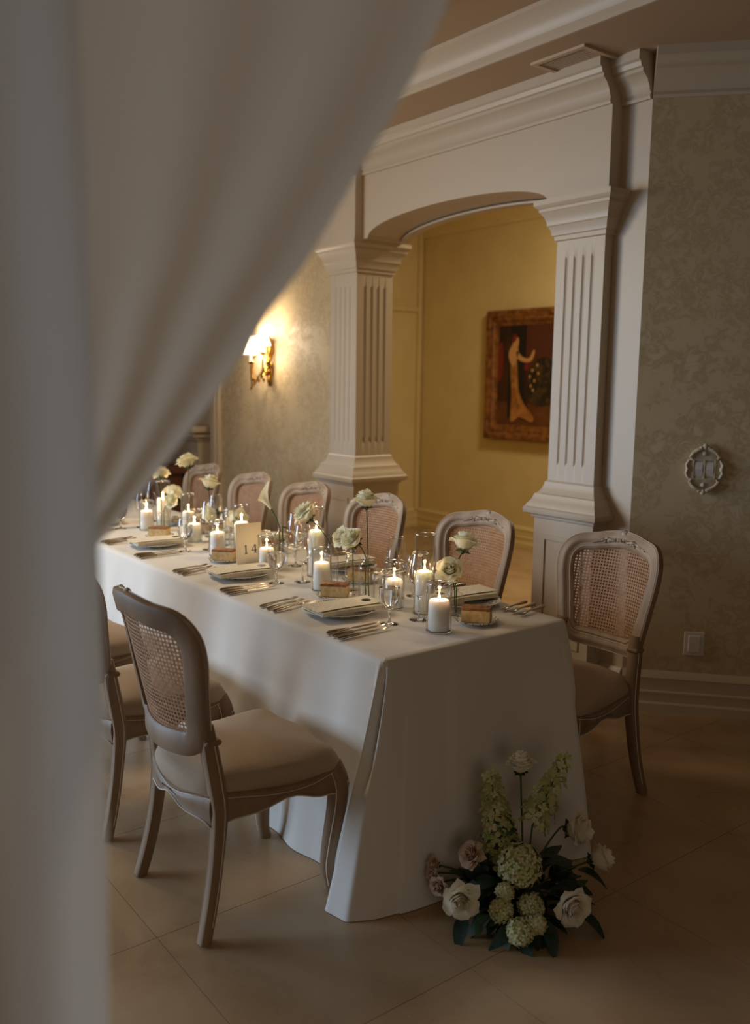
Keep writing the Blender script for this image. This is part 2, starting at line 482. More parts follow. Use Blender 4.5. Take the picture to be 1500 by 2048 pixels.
# columns -----------------------------------------------------------
def sqprof(k, prof, cx, cy):
    k.loft([[(cx - h, cy - h, z), (cx + h, cy - h, z), (cx + h, cy + h, z), (cx - h, cy + h, z)] for h, z in prof])
def column(name, cx, cy, label):
    root = struct(empty(name, (cx, cy, 0)), label, 'column')
    # pedestal with recessed panels
    k = MB()
    H = .20
    sqprof(k, [(H, .0), (H, .95)], 0, 0)
    k.build('pedestal', WHITE, root)
    k = MB()
    sqprof(k, [(H + .03, 0), (H + .03, .12), (H + .02, .135), (H + .02, .17), (H + .004, .195), (H, .2)], 0, 0)
    k.build('plinth', WHITE, root)
    for sx, sy in ((0, -1), (1, 0)):
        k = MB()
        a = Vector((sx, sy, 0)); t_ = Vector((-sy, sx, 0))
        for u0, u1, z0, z1 in ((-.14, -.115, .27, .86), (.115, .14, .27, .86), (-.115, .115, .27, .295), (-.115, .115, .835, .86)):
            vs = []
            for dd in (H - .01, H + .009):
                for u, z in ((u0, z0), (u1, z0), (u1, z1), (u0, z1)):
                    p = a * dd + t_ * u; vs.append((p.x, p.y, z))
            k.loft([vs[:4], vs[4:]])
        k.build('panel_molding', WHITE, root)
    # base moulding
    k = MB()
    sqprof(k, [(.205, .945), (.214, .95), (.214, .962), (.243, .972), (.246, .985), (.246, 1.0), (.236, 1.008), (.232, 1.02), (.216, 1.04), (.206, 1.064), (.203, 1.075), (.192, 1.08), (.178, 1.1), (.168, 1.125), (.166, 1.14), (.155, 1.15)], 0, 0)
    k.build('base_molding', WHITE, root, 25)
    # fluted shaft
    h = .155
    def ring(z, d):
        pts = []
        for q in range(4):
            c_, s_ = [(0, -1), (1, 0), (0, 1), (-1, 0)][q]
            a = Vector((c_, s_)); t_ = Vector((-s_, c_))
            pts.append(a * h - t_ * h)
            for f in range(4):
                u = (-.075 + .05 * f) * 1.12
                for uu, dp in ((-.0125, 0), (-.009, .6), (0, 1), (.009, .6), (.0125, 0)):
                    pts.append(a * (h - d * dp) + t_ * (u + uu))
        return [(p.x, p.y, z) for p in pts]
    k = MB()
    k.loft([ring(1.14, 0), ring(1.235, 0), ring(1.25, .011), ring(2.30, .011), ring(2.315, 0), ring(2.42, 0)])
    k.build('fluted_shaft', WHITE, root, 40)
    k = MB()
    sqprof(k, [(.155, 2.395), (.166, 2.40), (.166, 2.42), (.176, 2.425), (.18, 2.45), (.19, 2.47), (.196, 2.474), (.196, 2.49), (.208, 2.52), (.222, 2.54), (.226, 2.542), (.226, 2.556), (.24, 2.566), (.246, 2.575), (.246, 2.60)], 0, 0)
    k.build('capital', WHITE, root, 25)
    return root
column('trim_1', -.905, 2.1, 'white fluted square column right of the arch, beside the light switch wall')
column('trim_2', -2.98, 2.1, 'white fluted square column left of the arch, beside the sconce wall')

# arched beam over the two columns
k = MB()
arch = [(-1.9 - .783 * cos(a), 2.60 + .123 * sin(a) ** .9) for a in [PI * i / 24 for i in range(25)]]
yf, yb = 1.925, 2.26
top = []
X0, X1 = -2.80, -.727
poly = [(X0, 2.60)] + arch + [(X1, 2.60), (X1, 3.2), (X0, 3.2)]
fr = [(x, yf, z) for x, z in poly]; bk = [(x, yb, z) for x, z in poly]
n_ = len(poly)
# front/back as strips between the arch and the top to avoid concave n-gons
def strip(y, flip):
    vs = []; xs = [(X0, 2.60)] + arch + [(X1, 2.60)]
    for x, z in xs: vs += [(x, y, z), (x, y, 3.2)]
    fs = [(2 * i, 2 * i + 2, 2 * i + 3, 2 * i + 1) for i in range(len(xs) - 1)]
    k.add(vs, [f[::-1] for f in fs] if flip else fs)
strip(yf, False); strip(yb, True)
xs = [(X0, 2.60)] + arch + [(X1, 2.60)]
vs = []
for x, z in xs: vs += [(x, yf, z), (x, yb, z)]
k.add(vs, [(2 * i + 1, 2 * i + 3, 2 * i + 2, 2 * i) for i in range(len(xs) - 1)])
for x in (X0, X1): k.add([(x, yf, 2.6), (x, yb, 2.6), (x, yb, 3.2), (x, yf, 3.2)], [(0, 1, 2, 3)])
bm_ = k.build('wall_arch', WHITE)
struct(bm_, 'white arched beam spanning between the two fluted columns', 'beam')
k = MB(); run(k, (X0, yf), (X1, yf), (0, -1), [(o * .9, z) for o, z in CROWN]); k.build('crown_molding', WHITE, bm_, 30)
k = MB()
a2 = [(x, z - .022 if 0 < i < 24 else z) for i, (x, z) in enumerate(arch)]
rings = [[(x, 2.2, z + .012), (x, 2.2, z), (x, 2.275, z), (x, 2.275, z + .03)] for x, z in a2]
k.loft(rings); k.build('arch_edge_bead', WHITE, bm_, 40)
k = MB(); k.box((-3.16, 1.86, 2.60), (-2.735, 2.26, 3.2)); bl = k.build('pier_block', WHITE, bm_)
k = MB(); run(k, (-3.16, 1.86), (-2.735, 1.86), (0, -1), [(o * .8, z) for o, z in CROWN]); k.build('crown_molding', WHITE, bm_, 30)

# ceiling: soffit, raised tray with white cove and vent
cl = one(lambda k: (k.box((-9, 1.52, 3.2), (3.6, 2.35, 3.3)), k.box((.2, 2.35, 3.2), (3.6, 4.9, 3.3))), 'ceiling', CEIL)
struct(cl, 'warm beige soffit ceiling with a raised tray', 'ceiling')
k = MB()
run(k, (-9, 1.52), (3.6, 1.52), (0, -1), [(0, 3.2), (.012, 3.2), (.012, 3.215), (.03, 3.235), (.035, 3.26), (.06, 3.30), (.10, 3.325), (.10, 3.345), (.11, 3.35), (0, 3.36)])
k.build('tray_cove_molding', WHITE, cl, 30)
one(lambda k: k.box((-9, -4, 3.345), (3.6, 1.53, 3.4)), 'tray_ceiling', CEIL, cl)
k = MB()
run(k, (-9, 1.02), (3.6, 1.02), (0, -1), [(-.05, 3.345), (-.05, 3.33), (0, 3.325), (.03, 3.30), (.10, 3.29), (.16, 3.3), (.2, 3.345)])
k.build('tray_inner_molding', WHITE, cl, 30)

# hall behind the arch
w = one(lambda k: k.box((-5.85, 5.0, 0), (.6, 5.1, 3.42)), 'wall_hall', YELLOW)
struct(w, 'yellow hall wall behind the arch where the painting hangs', 'wall')
k = MB(); run(k, (-5.75, 5.0), (.6, 5.0), (0, -1), BASEB); k.build('baseboard_hall', YELLOW, w, 30)
k = MB(); run(k, (-5.75, 5.0), (.6, 5.0), (0, -1), [(0, 3.26), (.02, 3.26), (.03, 3.29), (.07, 3.34), (.12, 3.38), (.13, 3.42), (0, 3.42)]); k.build('cove_molding', YELLOW, w, 30)
w = one(lambda k: k.box((-5.86, 2.26, 0), (-5.75, 5.1, 3.42)), 'wall_hall_side', YELLOW)
struct(w, 'yellow side wall at the left end of the hall', 'wall')
k = MB(); run(k, (-5.75, 2.26), (-5.75, 5.0), (1, 0), BASEB); k.build('baseboard_hall', YELLOW, w, 30)
k = MB()
k.box((-5.76, 4.93, .2), (-5.715, 4.985, 3.3)); k.box((-5.76, 4.45, 2.45), (-5.72, 4.985, 2.5)); k.build('door_casing', YELLOW, w)
struct(one(lambda k: k.box((-5.9, 2.26, 3.42), (.7, 5.1, 3.5)), 'ceiling_hall', YELLOW), 'yellow ceiling of the hall beyond the arch', 'ceiling')
struct(one(lambda k: k.box((-4.92, 2.26, 0), (-3.14, 2.28, 3.42)), 'wall_hall_front', YELLOW), 'yellow hall face of the sconce wall', 'wall')
struct(one(lambda k: k.box((.5, 2.9, 0), (.6, 5.1, 3.42)), 'wall_hall_end', YELLOW), 'yellow wall closing the hall on the right', 'wall')

# ceiling vent
v0 = tag(empty('ceiling_vent', (-.85, 1.8, 3.2)), 'flat metal air vent in the soffit above the arch', 'vent')
k = MB()
for a, b_ in (((-.165, -.15), (.165, -.125)), ((-.165, .125), (.165, .15)), ((-.165, -.125), (-.14, .125)), ((.14, -.125), (.165, .125))):
    k.box((a[0], a[1], -.012), (b_[0], b_[1], 0))
k.build('frame', VENT, v0)
k = MB()
for q in range(14):
    y = -.118 + q * .018
    k.add([(-.14, y, -.007), (.14, y, -.007), (.14, y + .017, -.004), (-.14, y + .017, -.004), (-.14, y, -.0055), (.14, y, -.0055), (.14, y + .017, -.0025), (-.14, y + .017, -.0025)], [(0, 1, 2, 3), (7, 6, 5, 4), (0, 4, 5, 1), (1, 5, 6, 2), (2, 6, 7, 3), (3, 7, 4, 0)])
tag(k.build('louver_blades', VENT, v0), kind='stuff')

# light switch and outlet on the right wall
def on_wall(name, s, z):
    o = empty(name, wr(s, 0, z), 0)
    o.rotation_euler = (0, 0, AW)            # local x along the wall, -y outward
    return o
S = (Vector((-.313, 2.237)) - K0).dot(DW)
sw = tag(on_wall('light_switch', S, 1.256), 'ornate carved cream switch plate with two white rockers', 'switch')
k = MB()
outl = []
for i in range(40):
    a = 2 * PI * i / 40
    rr = 1 + .07 * cos(6 * a) + .05 * abs(sin(2 * a))
    outl.append((.082 * rr * cos(a) * (1 if abs(cos(a)) < .8 else .97), .10 * rr * sin(a)))
k.loft([[(x, 0, z) for x, z in outl], [(x, -.008, z) for x, z in outl], [(x * .9, -.014, z * .9) for x, z in outl]])
k.build('backplate', PLATEM, sw, 40)
k = MB()
for sgn in (1, -1):
    k.tube([(0, -.014, sgn * .105), (.03, -.02, sgn * .098), (.055, -.02, sgn * .082), (.068, -.018, sgn * .06), (.058, -.018, sgn * .05)], [.004, .009, .008, .007, .005], 6)
    k.tube([(0, -.014, sgn * .105), (-.03, -.02, sgn * .098), (-.055, -.02, sgn * .082), (-.068, -.018, sgn * .06), (-.058, -.018, sgn * .05)], [.004, .009, .008, .007, .005], 6)
    k.tube([(sgn * .072, -.014, .045), (sgn * .085, -.018, .02), (sgn * .078, -.02, 0), (sgn * .085, -.018, -.02), (sgn * .072, -.014, -.045)], [.006, .007, .009, .007, .006], 6)
    k.blob((0, -.018, sgn * .112), (.014, .01, .016)); k.blob((.018, -.018, sgn * .106), (.012, .009, .009)); k.blob((-.018, -.018, sgn * .106), (.012, .009, .009))
    k.blob((0, -.016, sgn * .078), (.014, .009, .012))
k.build('scroll_carving', PLATEM, sw, 60)
k = MB()
for a, b_ in (((-.052, .046), (.052, .05)), ((-.052, -.05), (.052, -.046)), ((-.052, -.046), (-.048, .046)), ((.048, -.046), (.052, .046)), ((-.003, -.046), (.003, .046))):
    k.box((a[0], -.019, a[1]), (b_[0], -.012, b_[1]))
k.build('inner_frame', PLATEM, sw)
for x in (-.026, .026):
    k = MB(); k.add([(x - .017, -.0145, -.034), (x + .017, -.0145, -.034), (x + .017, -.021, 0.), (x - .017, -.021, 0.), (x + .017, -.0155, .034), (x - .017, -.0155, .034), (x - .017, -.01, -.034), (x + .017, -.01, -.034), (x + .017, -.01, .034), (x - .017, -.01, .034)],
                    [(0, 1, 2, 3), (3, 2, 4, 5), (6, 7, 1, 0), (5, 4, 8, 9), (1, 7, 8, 4, 2), (0, 3, 5, 9, 6)])
    tag(k.build('rocker_switch', PLASTIC, sw), 'white rocker switch')
S = (Vector((-.307, 2.243)) - K0).dot(DW)
ol = tag(on_wall('wall_outlet', S, .367), 'plain cream outlet plate low on the wall', 'outlet')
one(lambda k: k.box((-.05, -.006, -.062), (.05, 0, .062), ch=.003), 'plate', PLASTIC, ol)
one(lambda k: k.box((-.03, -.013, -.044), (.03, -.004, .044), ch=.004), 'outlet_cover', PLASTIC, ol)

# ================================================================== CHAIRS
def back_pt(x, z, off=0):
    # curved, raked back surface; off = towards the sitter (+y)
    y = -(.205 + max(0, z - .6) * .23 + .088 * (1 - (x / .25) ** 2))
    return Vector((x, y + off, z))
def back_nrm(x, z):
    e = .004
    a = back_pt(x + e, z) - back_pt(x - e, z); b_ = back_pt(x, z + e) - back_pt(x, z - e)
    return a.cross(b_).normalized() * -1     # towards the sitter

LOOP2 = [(0, .588), (.09, .592), (.15, .60), (.18, .635), (.194, .70), (.21, .79), (.224, .87), (.222, .935), (.188, .978), (.12, .99), (.06, 1.002), (0, 1.008)]
LOOP2 = LOOP2 + [(-x, z) for x, z in LOOP2[-2:0:-1]]
LOOP = [(p.x, p.z) for p in catmull([(x, 0, z) for x, z in LOOP2], 4, True)]

def chair_frame_loop(k, prof):
    n_ = len(LOOP); rings = []
    for i in range(n_):
        x, z = LOOP[i]
        t = (back_pt(*LOOP[(i + 1) % n_]) - back_pt(*LOOP[i - 1])).normalized()
        nn = back_nrm(x, z)
        nn = -nn if nn.y < 0 else nn
        out = t.cross(nn).normalized()
        # outward = away from centre
        if out.dot(back_pt(x, z) - Vector((0, back_pt(0, .8).y, .8))) < 0: out = -out
        c = back_pt(x, z)
        rings.append([tuple(c + out * a + nn * d) for a, d in prof])
    k.loft(rings, True, False, 0, True)
    n_ = len(prof)
    for i in range(len(k.m)):
        j = i % n_
        if prof[j][1] > .003 and prof[(j + 1) % n_][1] > .003: k.m[i] = 1

def seat_outline(s=1.0, n_=16):
    P = [(.20, -.215), (.228, -.06), (.25, .1), (.256, .185), (.225, .222), (.12, .224), (0, .24), (-.12, .224), (-.225, .222), (-.256, .185), (-.25, .1), (-.228, -.06), (-.20, -.215), (-.1, -.262), (0, -.272), (.1, -.262)]
    return [(p.x * s, p.y * s) for p in catmull([(x, y, 0) for x, y in P], 3, True)]

def make_chair():
    root = empty('dining_chair')
    # back frame
    prof = [(-.024, .004), (-.022, .012), (-.014, .017), (-.007, .011), (-.002, .013), (.004, .02), (.012, .02), (.018, .013), (.025, .012), (.028, .004), (.028, -.012), (.02, -.017), (-.018, -.017), (-.024, -.01)]
    prof = [(a * 1.4, d) for a, d in prof]
    k = MB(); chair_frame_loop(k, prof); bf = k.build('back_frame', [WOOD, LIMED], root, 50)
    k = MB()
    for a, d in ((.039, .0085), (-.0084, .0125)):
        pts = []
        n_ = len(LOOP)
        for i in range(n_):
            x, z = LOOP[i]
            t = (back_pt(*LOOP[(i + 1) % n_]) - back_pt(*LOOP[i - 1])).normalized()
            nn = back_nrm(x, z); nn = -nn if nn.y < 0 else nn
            out = t.cross(nn).normalized()
            if out.dot(back_pt(x, z) - Vector((0, back_pt(0, .8).y, .8))) < 0: out = -out
            pts.append(back_pt(x, z) + out * a + nn * d)
        k.tube(pts, .002, 4, loop=True)
    k.build('groove_line', BEAD, bf)
    # crest carving
    k = MB()
    rr = random.Random(3)
    for s in range(-7, 8):
        x = s * .0145
        z = 1.026 - .0009 * s * s * .55
        c = back_pt(x, z, .004)
        k.blob(c, (.011, .012, .014 - .0006 * abs(s)), 7, 4, rot=Matrix.Rotation(.5 * (1 if s > 0 else -1) * (s != 0), 3, 'Y'))
        if abs(s) < 6:
            c = back_pt(x + .005, z - .016, .018)
            k.blob(c, (.008, .005, .010), 6, 4, rot=Matrix.Rotation(-.6 * (1 if s > 0 else -1), 3, 'Y'))
    for sg in (1, -1):
        k.tube([back_pt(sg * .03, 1.005, .02), back_pt(sg * .07, 1.012, .02), back_pt(sg * .105, .996, .018), back_pt(sg * .135, .986, .016)], [.006, .007, .006, .003], 6)
    k.blob(back_pt(0, 1.035, .006), (.02, .014, .02), 8, 5)
    k.build('crest_carving', CREST, bf, 60)
    # cane panel: real open weave
    k = MB()
    p = .0132
    def inside(x, z):
        c = False; n_ = len(LOOP); j = n_ - 1
        for i in range(n_):
            (xi, zi), (xj, zj) = LOOP[i], LOOP[j]
            if (zi > z) != (zj > z) and x < (xj - xi) * (z - zi) / (zj - zi) + xi: c = not c
            j = i
        return c
    nx = 20
    for iz in range(36):
        z = .578 + iz * p
        for ix in range(-nx, nx):
            x = (ix + .5) * p
            if not inside(x, z): continue
            h = p / 2; q = .0043
            outer = [(-h, -h), (0, -h), (h, -h), (h, 0), (h, h), (0, h), (-h, h), (-h, 0)]
            inner = [(q * cos(PI * (1.25 + .25 * a_)), q * sin(PI * (1.25 + .25 * a_))) for a_ in range(8)]
            O = [tuple(back_pt(x + a, z + b_, 0)) for a, b_ in outer]; I = [tuple(back_pt(x + a, z + b_, .0006 * ((ix + iz) % 2))) for a, b_ in inner]
            k.add(O + I, [(a, (a + 1) % 8, 8 + (a + 1) % 8, 8 + a) for a in range(8)])
    tag(k.build('cane_panel', CANE, root), 'woven open cane panel', kind='stuff')
    # rear legs
    for sx in (1, -1):
        k = MB()
        P = catmull([(.192 * sx, -.238, .66), (.198 * sx, -.228, .58), (.204 * sx, -.212, .47), (.21 * sx, -.206, .38), (.216 * sx, -.222, .24), (.224 * sx, -.244, .12), (.236 * sx, -.275, 0)], 4)
        n_ = len(P)
        sz = [(.036 + .012 * sin(PI * min(1, i / n_ * 1.6)), .046 + .006 * sin(PI * i / n_) - .01 * (i / n_)) for i in range(n_)]
        k.rect_sweep(P, sz, (0, 1, 0), ch=.3)
        lg = k.build('leg', WOOD, root, 50)
        k = MB()
        for du in (-.016, .016):
            k.tube([p_ + Vector((du, -sz[i][0] / 2 - .0002, 0)) for i, p_ in enumerate(P)][3:-2], .002, 4)
        k.tube([p_ + Vector((sx * (sz[i][1] / 2 + .0002), .008, 0)) for i, p_ in enumerate(P)][3:-2], .002, 4)
        k.build('groove_line', BEAD, lg)
        k = MB(); k.box((.2 * sx - .028, -.252, .6), (.2 * sx + .028, -.2, .618), ch=.006); k.build('joint_block', WOOD, lg)
    # front cabriole legs
    for sx in (1, -1):
        k = MB()
        P = catmull([(.222 * sx, .19, .44), (.238 * sx, .205, .385), (.236 * sx, .206, .31), (.222 * sx, .195, .2), (.21 * sx, .187, .1), (.212 * sx, .192, .035), (.216 * sx, .2, 0)], 4)
        n_ = len(P)
        R = [.034, .036, .034, .030, .025, .0205, .024]
        rad = [R[min(i // 4, 6)] + (R[min(i // 4 + 1, 6)] - R[min(i // 4, 6)]) * (i % 4) / 4 for i in range(n_)]
        k.rect_sweep(P, [(2 * r_ * .95, 2 * r_ * .95) for r_ in rad], (0, 1, 0), ch=.6)
        lg = k.build('leg', WOOD, root, 60)
        k = MB()
        k.blob((.256 * sx, .222, .385), (.014, .014, .02)); k.blob((.254 * sx, .226, .355), (.01, .01, .018)); k.blob((.262 * sx, .205, .36), (.01, .012, .02)); k.blob((.244 * sx, .236, .37), (.012, .01, .018))
        k.build('knee_carving', CREST, lg, 60)
        k = MB()
        k.tube([p_ + Vector((sx * rad[i] * .8, -rad[i] * .75, 0)) for i, p_ in enumerate(P)][1:-3], .002, 4)
        k.build('groove_line', BEAD, lg)
    # aprons
    def apron(pts, low, name='seat_rail'):
        k = MB(); n_ = len(pts)
        rings = []; bl = []; bl2 = []
        for i in range(n_):
            p_ = Vector(pts[i]); t = (Vector(pts[min(i + 1, n_ - 1)]) - Vector(pts[max(i - 1, 0)])).normalized()
            o_ = Vector((t.y, -t.x, 0))
            if o_.dot(p_) < 0: o_ = -o_
            u = i / (n_ - 1)
            zl = low(u); zt = .432 + .012 * cos(2 * PI * u)
            pr = [(.004, zt), (.012, zt - .006), (.006, zt - .016), (.012, zt - .024), (.014, (zl + zt) / 2), (.008, zl + .014), (.012, zl + .006), (.004, zl), (-.026, zl), (-.026, zt)]
            rings.append([tuple(p_ + o_ * a + Vector((0, 0, z - p_.z))) for a, z in pr])
            bl.append(p_ + o_ * .0135 + Vector((0, 0, zl + .005 - p_.z))); bl2.append(p_ + o_ * .0065 + Vector((0, 0, zt - .017 - p_.z)))
        k.loft(rings)
        r_ = k.build(name, WOOD, root, 50)
        k = MB(); k.tube(bl, .0022, 4); k.tube(bl2, .0018, 4); k.build('groove_line', BEAD, r_)
    wave = lambda u: .372 - .034 * abs(2 * u - 1) ** 2.2 + .014 * cos(4 * PI * u) * (1 - abs(2 * u - 1))
    for sx in (1, -1):
        apron(catmull([(.206 * sx, -.205, 0), (.232 * sx, -.06, 0), (.25 * sx, .1, 0), (.246 * sx, .195, 0)], 5), wave)
    apron(catmull([(.235, .215, 0), (.12, .222, 0), (0, .236, 0), (-.12, .222, 0), (-.235, .215, 0)], 4), wave)
    apron(catmull([(.2, -.222, 0), (.1, -.25, 0), (0, -.26, 0), (-.1, -.25, 0), (-.2, -.222, 0)], 4), wave)
    # cushion
    k = MB()
    O = seat_outline()
    n_ = len(O)
    rings = []
    for s, z in ((.90, .40), (.975, .41), (1.0, .44), (.998, .458), (.975, .473), (.92, .487), (.8, .499), (.6, .508), (.35, .513), (.12, .515)):
        ring = []
        for i, (x, y) in enumerate(O):
            dz = .010 * cos(4 * math.atan2(y, x)) * (s > .97)
            ring.append((x * s, y * s, z + dz))
        rings.append(ring)
    k.loft(rings)
    tag(k.build('seat_cushion', SEATM, root, 80), 'taupe upholstered seat cushion')
    return root

ch0 = make_chair()
CH = [
 ((-.282, -.355), 0, 'cane-back chair with its back to us at the table corner, nearest the floor flowers'),
 ((-1.045, -.36), 0, 'cane-back chair partly behind the curtain, second along from the floor flowers'),
 ((-1.83, -.36), 0, 'cane-back chair mostly hidden by the curtain, third from the floor flowers'),
 ((-.125, 1.0), PI, 'cane-back chair facing us at the table end, beside the light switch wall'),
 ((-.885, .95), PI, 'cane-back chair facing us in front of the open yellow archway'),
 ((-1.675, .95), PI, 'cane-back chair facing us behind the tallest white rose, at the left column pedestal'),
 ((-2.385, .95), PI, 'cane-back chair facing us just beyond the left column, right behind the calla lilies'),
 ((-3.055, .95), PI, 'cane-back chair facing us in front of the wallpaper under the brass sconce'),
 ((-3.765, .95), PI, 'cane-back chair facing us at the far end, by the white door casing'),
]
for i, (p, rz, lab) in enumerate(CH):
    o = ch0 if i == 0 else dup(ch0)
    o.location = (p[0], p[1], 0); o.rotation_euler = (0, 0, rz)
    tag(o, lab, 'chair', 'limed oak cane-back dining chairs')

# ================================================================== TABLE AND CLOTH
TL = -4.45
tb = tag(empty('dining_table'), 'long banquet table hidden under the floor-length white cloth', 'table')
one(lambda k: k.box((TL + .01, .012, .725), (-.012, .876, .758), ch=.004), 'table_top', DWOOD, tb)
for x in (-4.2, -2.2, -.25):
    for y in (.12, .5):
        one(lambda k: k.rect_sweep([(x, y, 0), (x, y, .4), (x, y, .725)], [(.05, .05), (.055, .055), (.065, .065)], (1, 0, 0)), 'leg', DWOOD, tb)
keys = [((TL, 0), (TL - .03, -.11)), ((-.8, 0), (-.81, -.112)), ((-.3, 0), (-.27, -.112)), ((-.1, 0), (-.10, -.092)), ((-.04, 0), (-.012, -.098)),
        ((-.022, .0), (.022, -.248)), ((-.008, .003), (.065, -.238)), ((0, .018), (.118, -.228)), ((0, .05), (.158, -.15)), ((0, .12), (.185, -.03)),
        ((0, .3), (.205, .15)), ((0, .6), (.25, .5)), ((0, .86), (.31, .715)), ((-.01, .89), (.305, .72)), ((-.05, .9), (.1, .665)), ((-.2, .9), (-.1, .63)),
        ((-1, .9), (-1, .63)), ((TL, .9), (TL, .63)), ((TL - .0, .89), (TL - .05, .6))]
samples = []
for a, b_ in zip(keys[:-1], keys[1:]):
    L = max((Vector(a[0]) - Vector(b_[0])).length, (Vector(a[1]) - Vector(b_[1])).length)
    n_ = max(2, min(110, int(L / (.022 if a[0][0] < -.2 or a[0][1] > .1 else .007))))
    for q in range(n_):
        u = q / n_
        samples.append((Vector(a[0]).lerp(Vector(b_[0]), u), Vector(a[1]).lerp(Vector(b_[1]), u)))
samples.append((Vector(keys[-1][0]), Vector(keys[-1][1])))
NS = len(samples)
# smooth the floor line a little
flo = [s_[1] for s_ in samples]
for _ in range(3):
    flo = [flo[0]] + [(flo[i - 1] + flo[i] * 2 + flo[i + 1]) / 4 for i in range(1, NS - 1)] + [flo[-1]]
cen = Vector((TL / 2, .45))
TZ = .768
TS = [0, .012, .03, .06, .075, .1, .125, .15, .2, .27, .34, .42, .5, .58, .66, .74, .82, .9, .96, .99, 1.0]
rings = []
def inset(p, d):
    q = Vector(p)
    q.x = min(q.x, -d) if q.x > TL / 2 else max(q.x, TL + d)
    q.y = max(q.y, d) if q.y < .45 else min(q.y, .9 - d)
    return q
r0 = [(*inset(s_[0], .03), TZ) for s_ in samples]
r1 = [(*inset(s_[0], .012), TZ - .0015) for s_ in samples]
r2 = [(*inset(s_[0], .003), TZ - .006) for s_ in samples]
rings += [r0, r1, r2]
for t in TS[1:]:
    ring = []
    for i, (tp, _) in enumerate(samples):
        f = flo[i]
        g_ = t ** (.9 if tp.x > -.011 and tp.y > .3 else 1.04)
        tuck = 0 if t <= .06 else ((t - .06) / .94) ** .3
        gx, gy = g_, g_
        if tp.y > .895 and tp.x < -.03: gx, gy = tuck, tuck
        elif tp.x > -.05 and tp.y > .6:
            w_ = min(1, (tp.y - .6) / .25)
            gx = g_ + (t ** (.9 - .35 * min(1, t / .3)) - g_) * w_; gy = g_ + ((.75 * (t / .35) ** 1.3 if t < .35 else .75 + .25 * (t - .35) / .65) - g_) * w_
        p = Vector((tp.x + (f.x - tp.x) * gx, tp.y + (f.y - tp.y) * gy))
        out = (f - Vector(tp)); out.normalize()
        x = tp.x
        amp = 0
        if tp.y < .002 and x < -.1:        # soft vertical folds of the long side
            fade = min(1, (-.1 - x) / .4)
            amp = fade * t ** .7 * (.013 * sin(2 * PI * x / .47 + .6) + .009 * sin(2 * PI * x / .23 + 1.1 * sin(x * 2.1)))
        # crease under the corner
        du = (i - CI) if False else 0
        cr = math.exp(-((tp.x + .006) / .011) ** 2 - ((tp.y - .004) / .012) ** 2)
        amp -= .055 * cr * sin(PI * min(1, t / .55)) ** .8
        if tp.x > -.001 and tp.y > .1: amp += .008 * t * sin(tp.y * 9)
        p = p + out * amp
        ring.append((p.x, p.y, max(.002, (TZ - .01) * (1 - t))))
    rings.append(ring)
k = MB()
k.loft(rings, False, False)
k.add(r0, [tuple(range(NS))])
# left end drop
e_t, e_f = [], []
k.add([rings[j][0] for j in range(2, len(rings))] + [rings[j][-1] for j in range(2, len(rings))], [(j, j + 1, len(rings) - 2 + j + 1, len(rings) - 2 + j) for j in range(len(rings) - 3)])
cl_ = k.build('tablecloth', CLOTH, None, 60)
tag(cl_, 'floor-length white linen tablecloth with a folded front corner', 'tablecloth')

# ================================================================== CURTAINS (hung in the doorway in front)
rh = Vector((rt.x, rt.y, 0)).normalized(); fh = Vector((fw.x, fw.y, 0)).normalized()
C0 = Vector((2.195, -1.73, 0))
def curtain(name, dist, z0, z1, left, right, folds, nu, nz, label):
    k = MB()
    def P(u, v):
        z = z0 + (z1 - z0) * v
        l, r_ = left(z), right(z)
        lat = l + (r_ - l) * u
        d = folds(u, z)
        p = C0 + fh * (dist + d) + rh * lat
        return (p.x, p.y, z)
    k.grid(P, nu, nz)
    return tag(k.build(name, CURT, None, 180), label, 'curtain')
def interp(tab, z):
    for (a, va), (b_, vb) in zip(tab[:-1], tab[1:]):
        if z <= b_: 
            t = max(0, (z - a) / (b_ - a))
            return va + (vb - va) * t
    return tab[-1][1]
# swept drape, gathered by a tie behind the straight panel
edge = [(0, -.40), (1.3, -.40), (1.40, -.36), (1.447, -.328), (1.472, -.311), (1.514, -.271), (1.569, -.227), (1.618, -.190), (1.65, -.166), (1.687, -.142), (1.706, -.129), (1.735, -.111), (1.758, -.09), (1.799, -.064), (1.858, -.03), (1.905, 0), (1.987, .045), (2.04, .069), (2.109, .1), (2.3, .17), (2.6, .23), (3.19, .26)]
lft = [(0, -.52), (1.0, -.50), (1.42, -.44), (1.5, -.46), (1.7, -.58), (2.1, -.8), (3.19, -1.05)]
def f1(u, z):
    g = min(1, abs(z - 1.45) / .5)
    return   .0036 * g * sin(2 * PI * (u * 5.5 + .35)) * (.25 + .75 * u ** 2) + .003 * sin(2 * PI * (u * 1.7 + .1)) + (.003 * (1 - g)) * sin(u * 45)
curtain('swept_curtain', .96, .0, 3.19, lambda z: interp(lft, z), lambda z: interp(edge, z), f1, 110, 70, 'ivory sheer curtain swept diagonally to the left over the table view')
e2 = [(0, -.245), (1.08, -.241), (1.34, -.237), (1.56, -.236), (1.76, -.237), (1.95, -.24), (3.19, -.25)]
def f2(u, z): return .014 * sin(2 * PI * (u * 3.0 + .15) + .3 * z) + .003 * sin(2 * PI * u * 7 + z)
curtain('straight_curtain', .74, .0, 3.19, lambda z: -.75, lambda z: interp(e2, z), f2, 80, 30, 'ivory sheer curtain hanging straight down, edge with a pale fold')

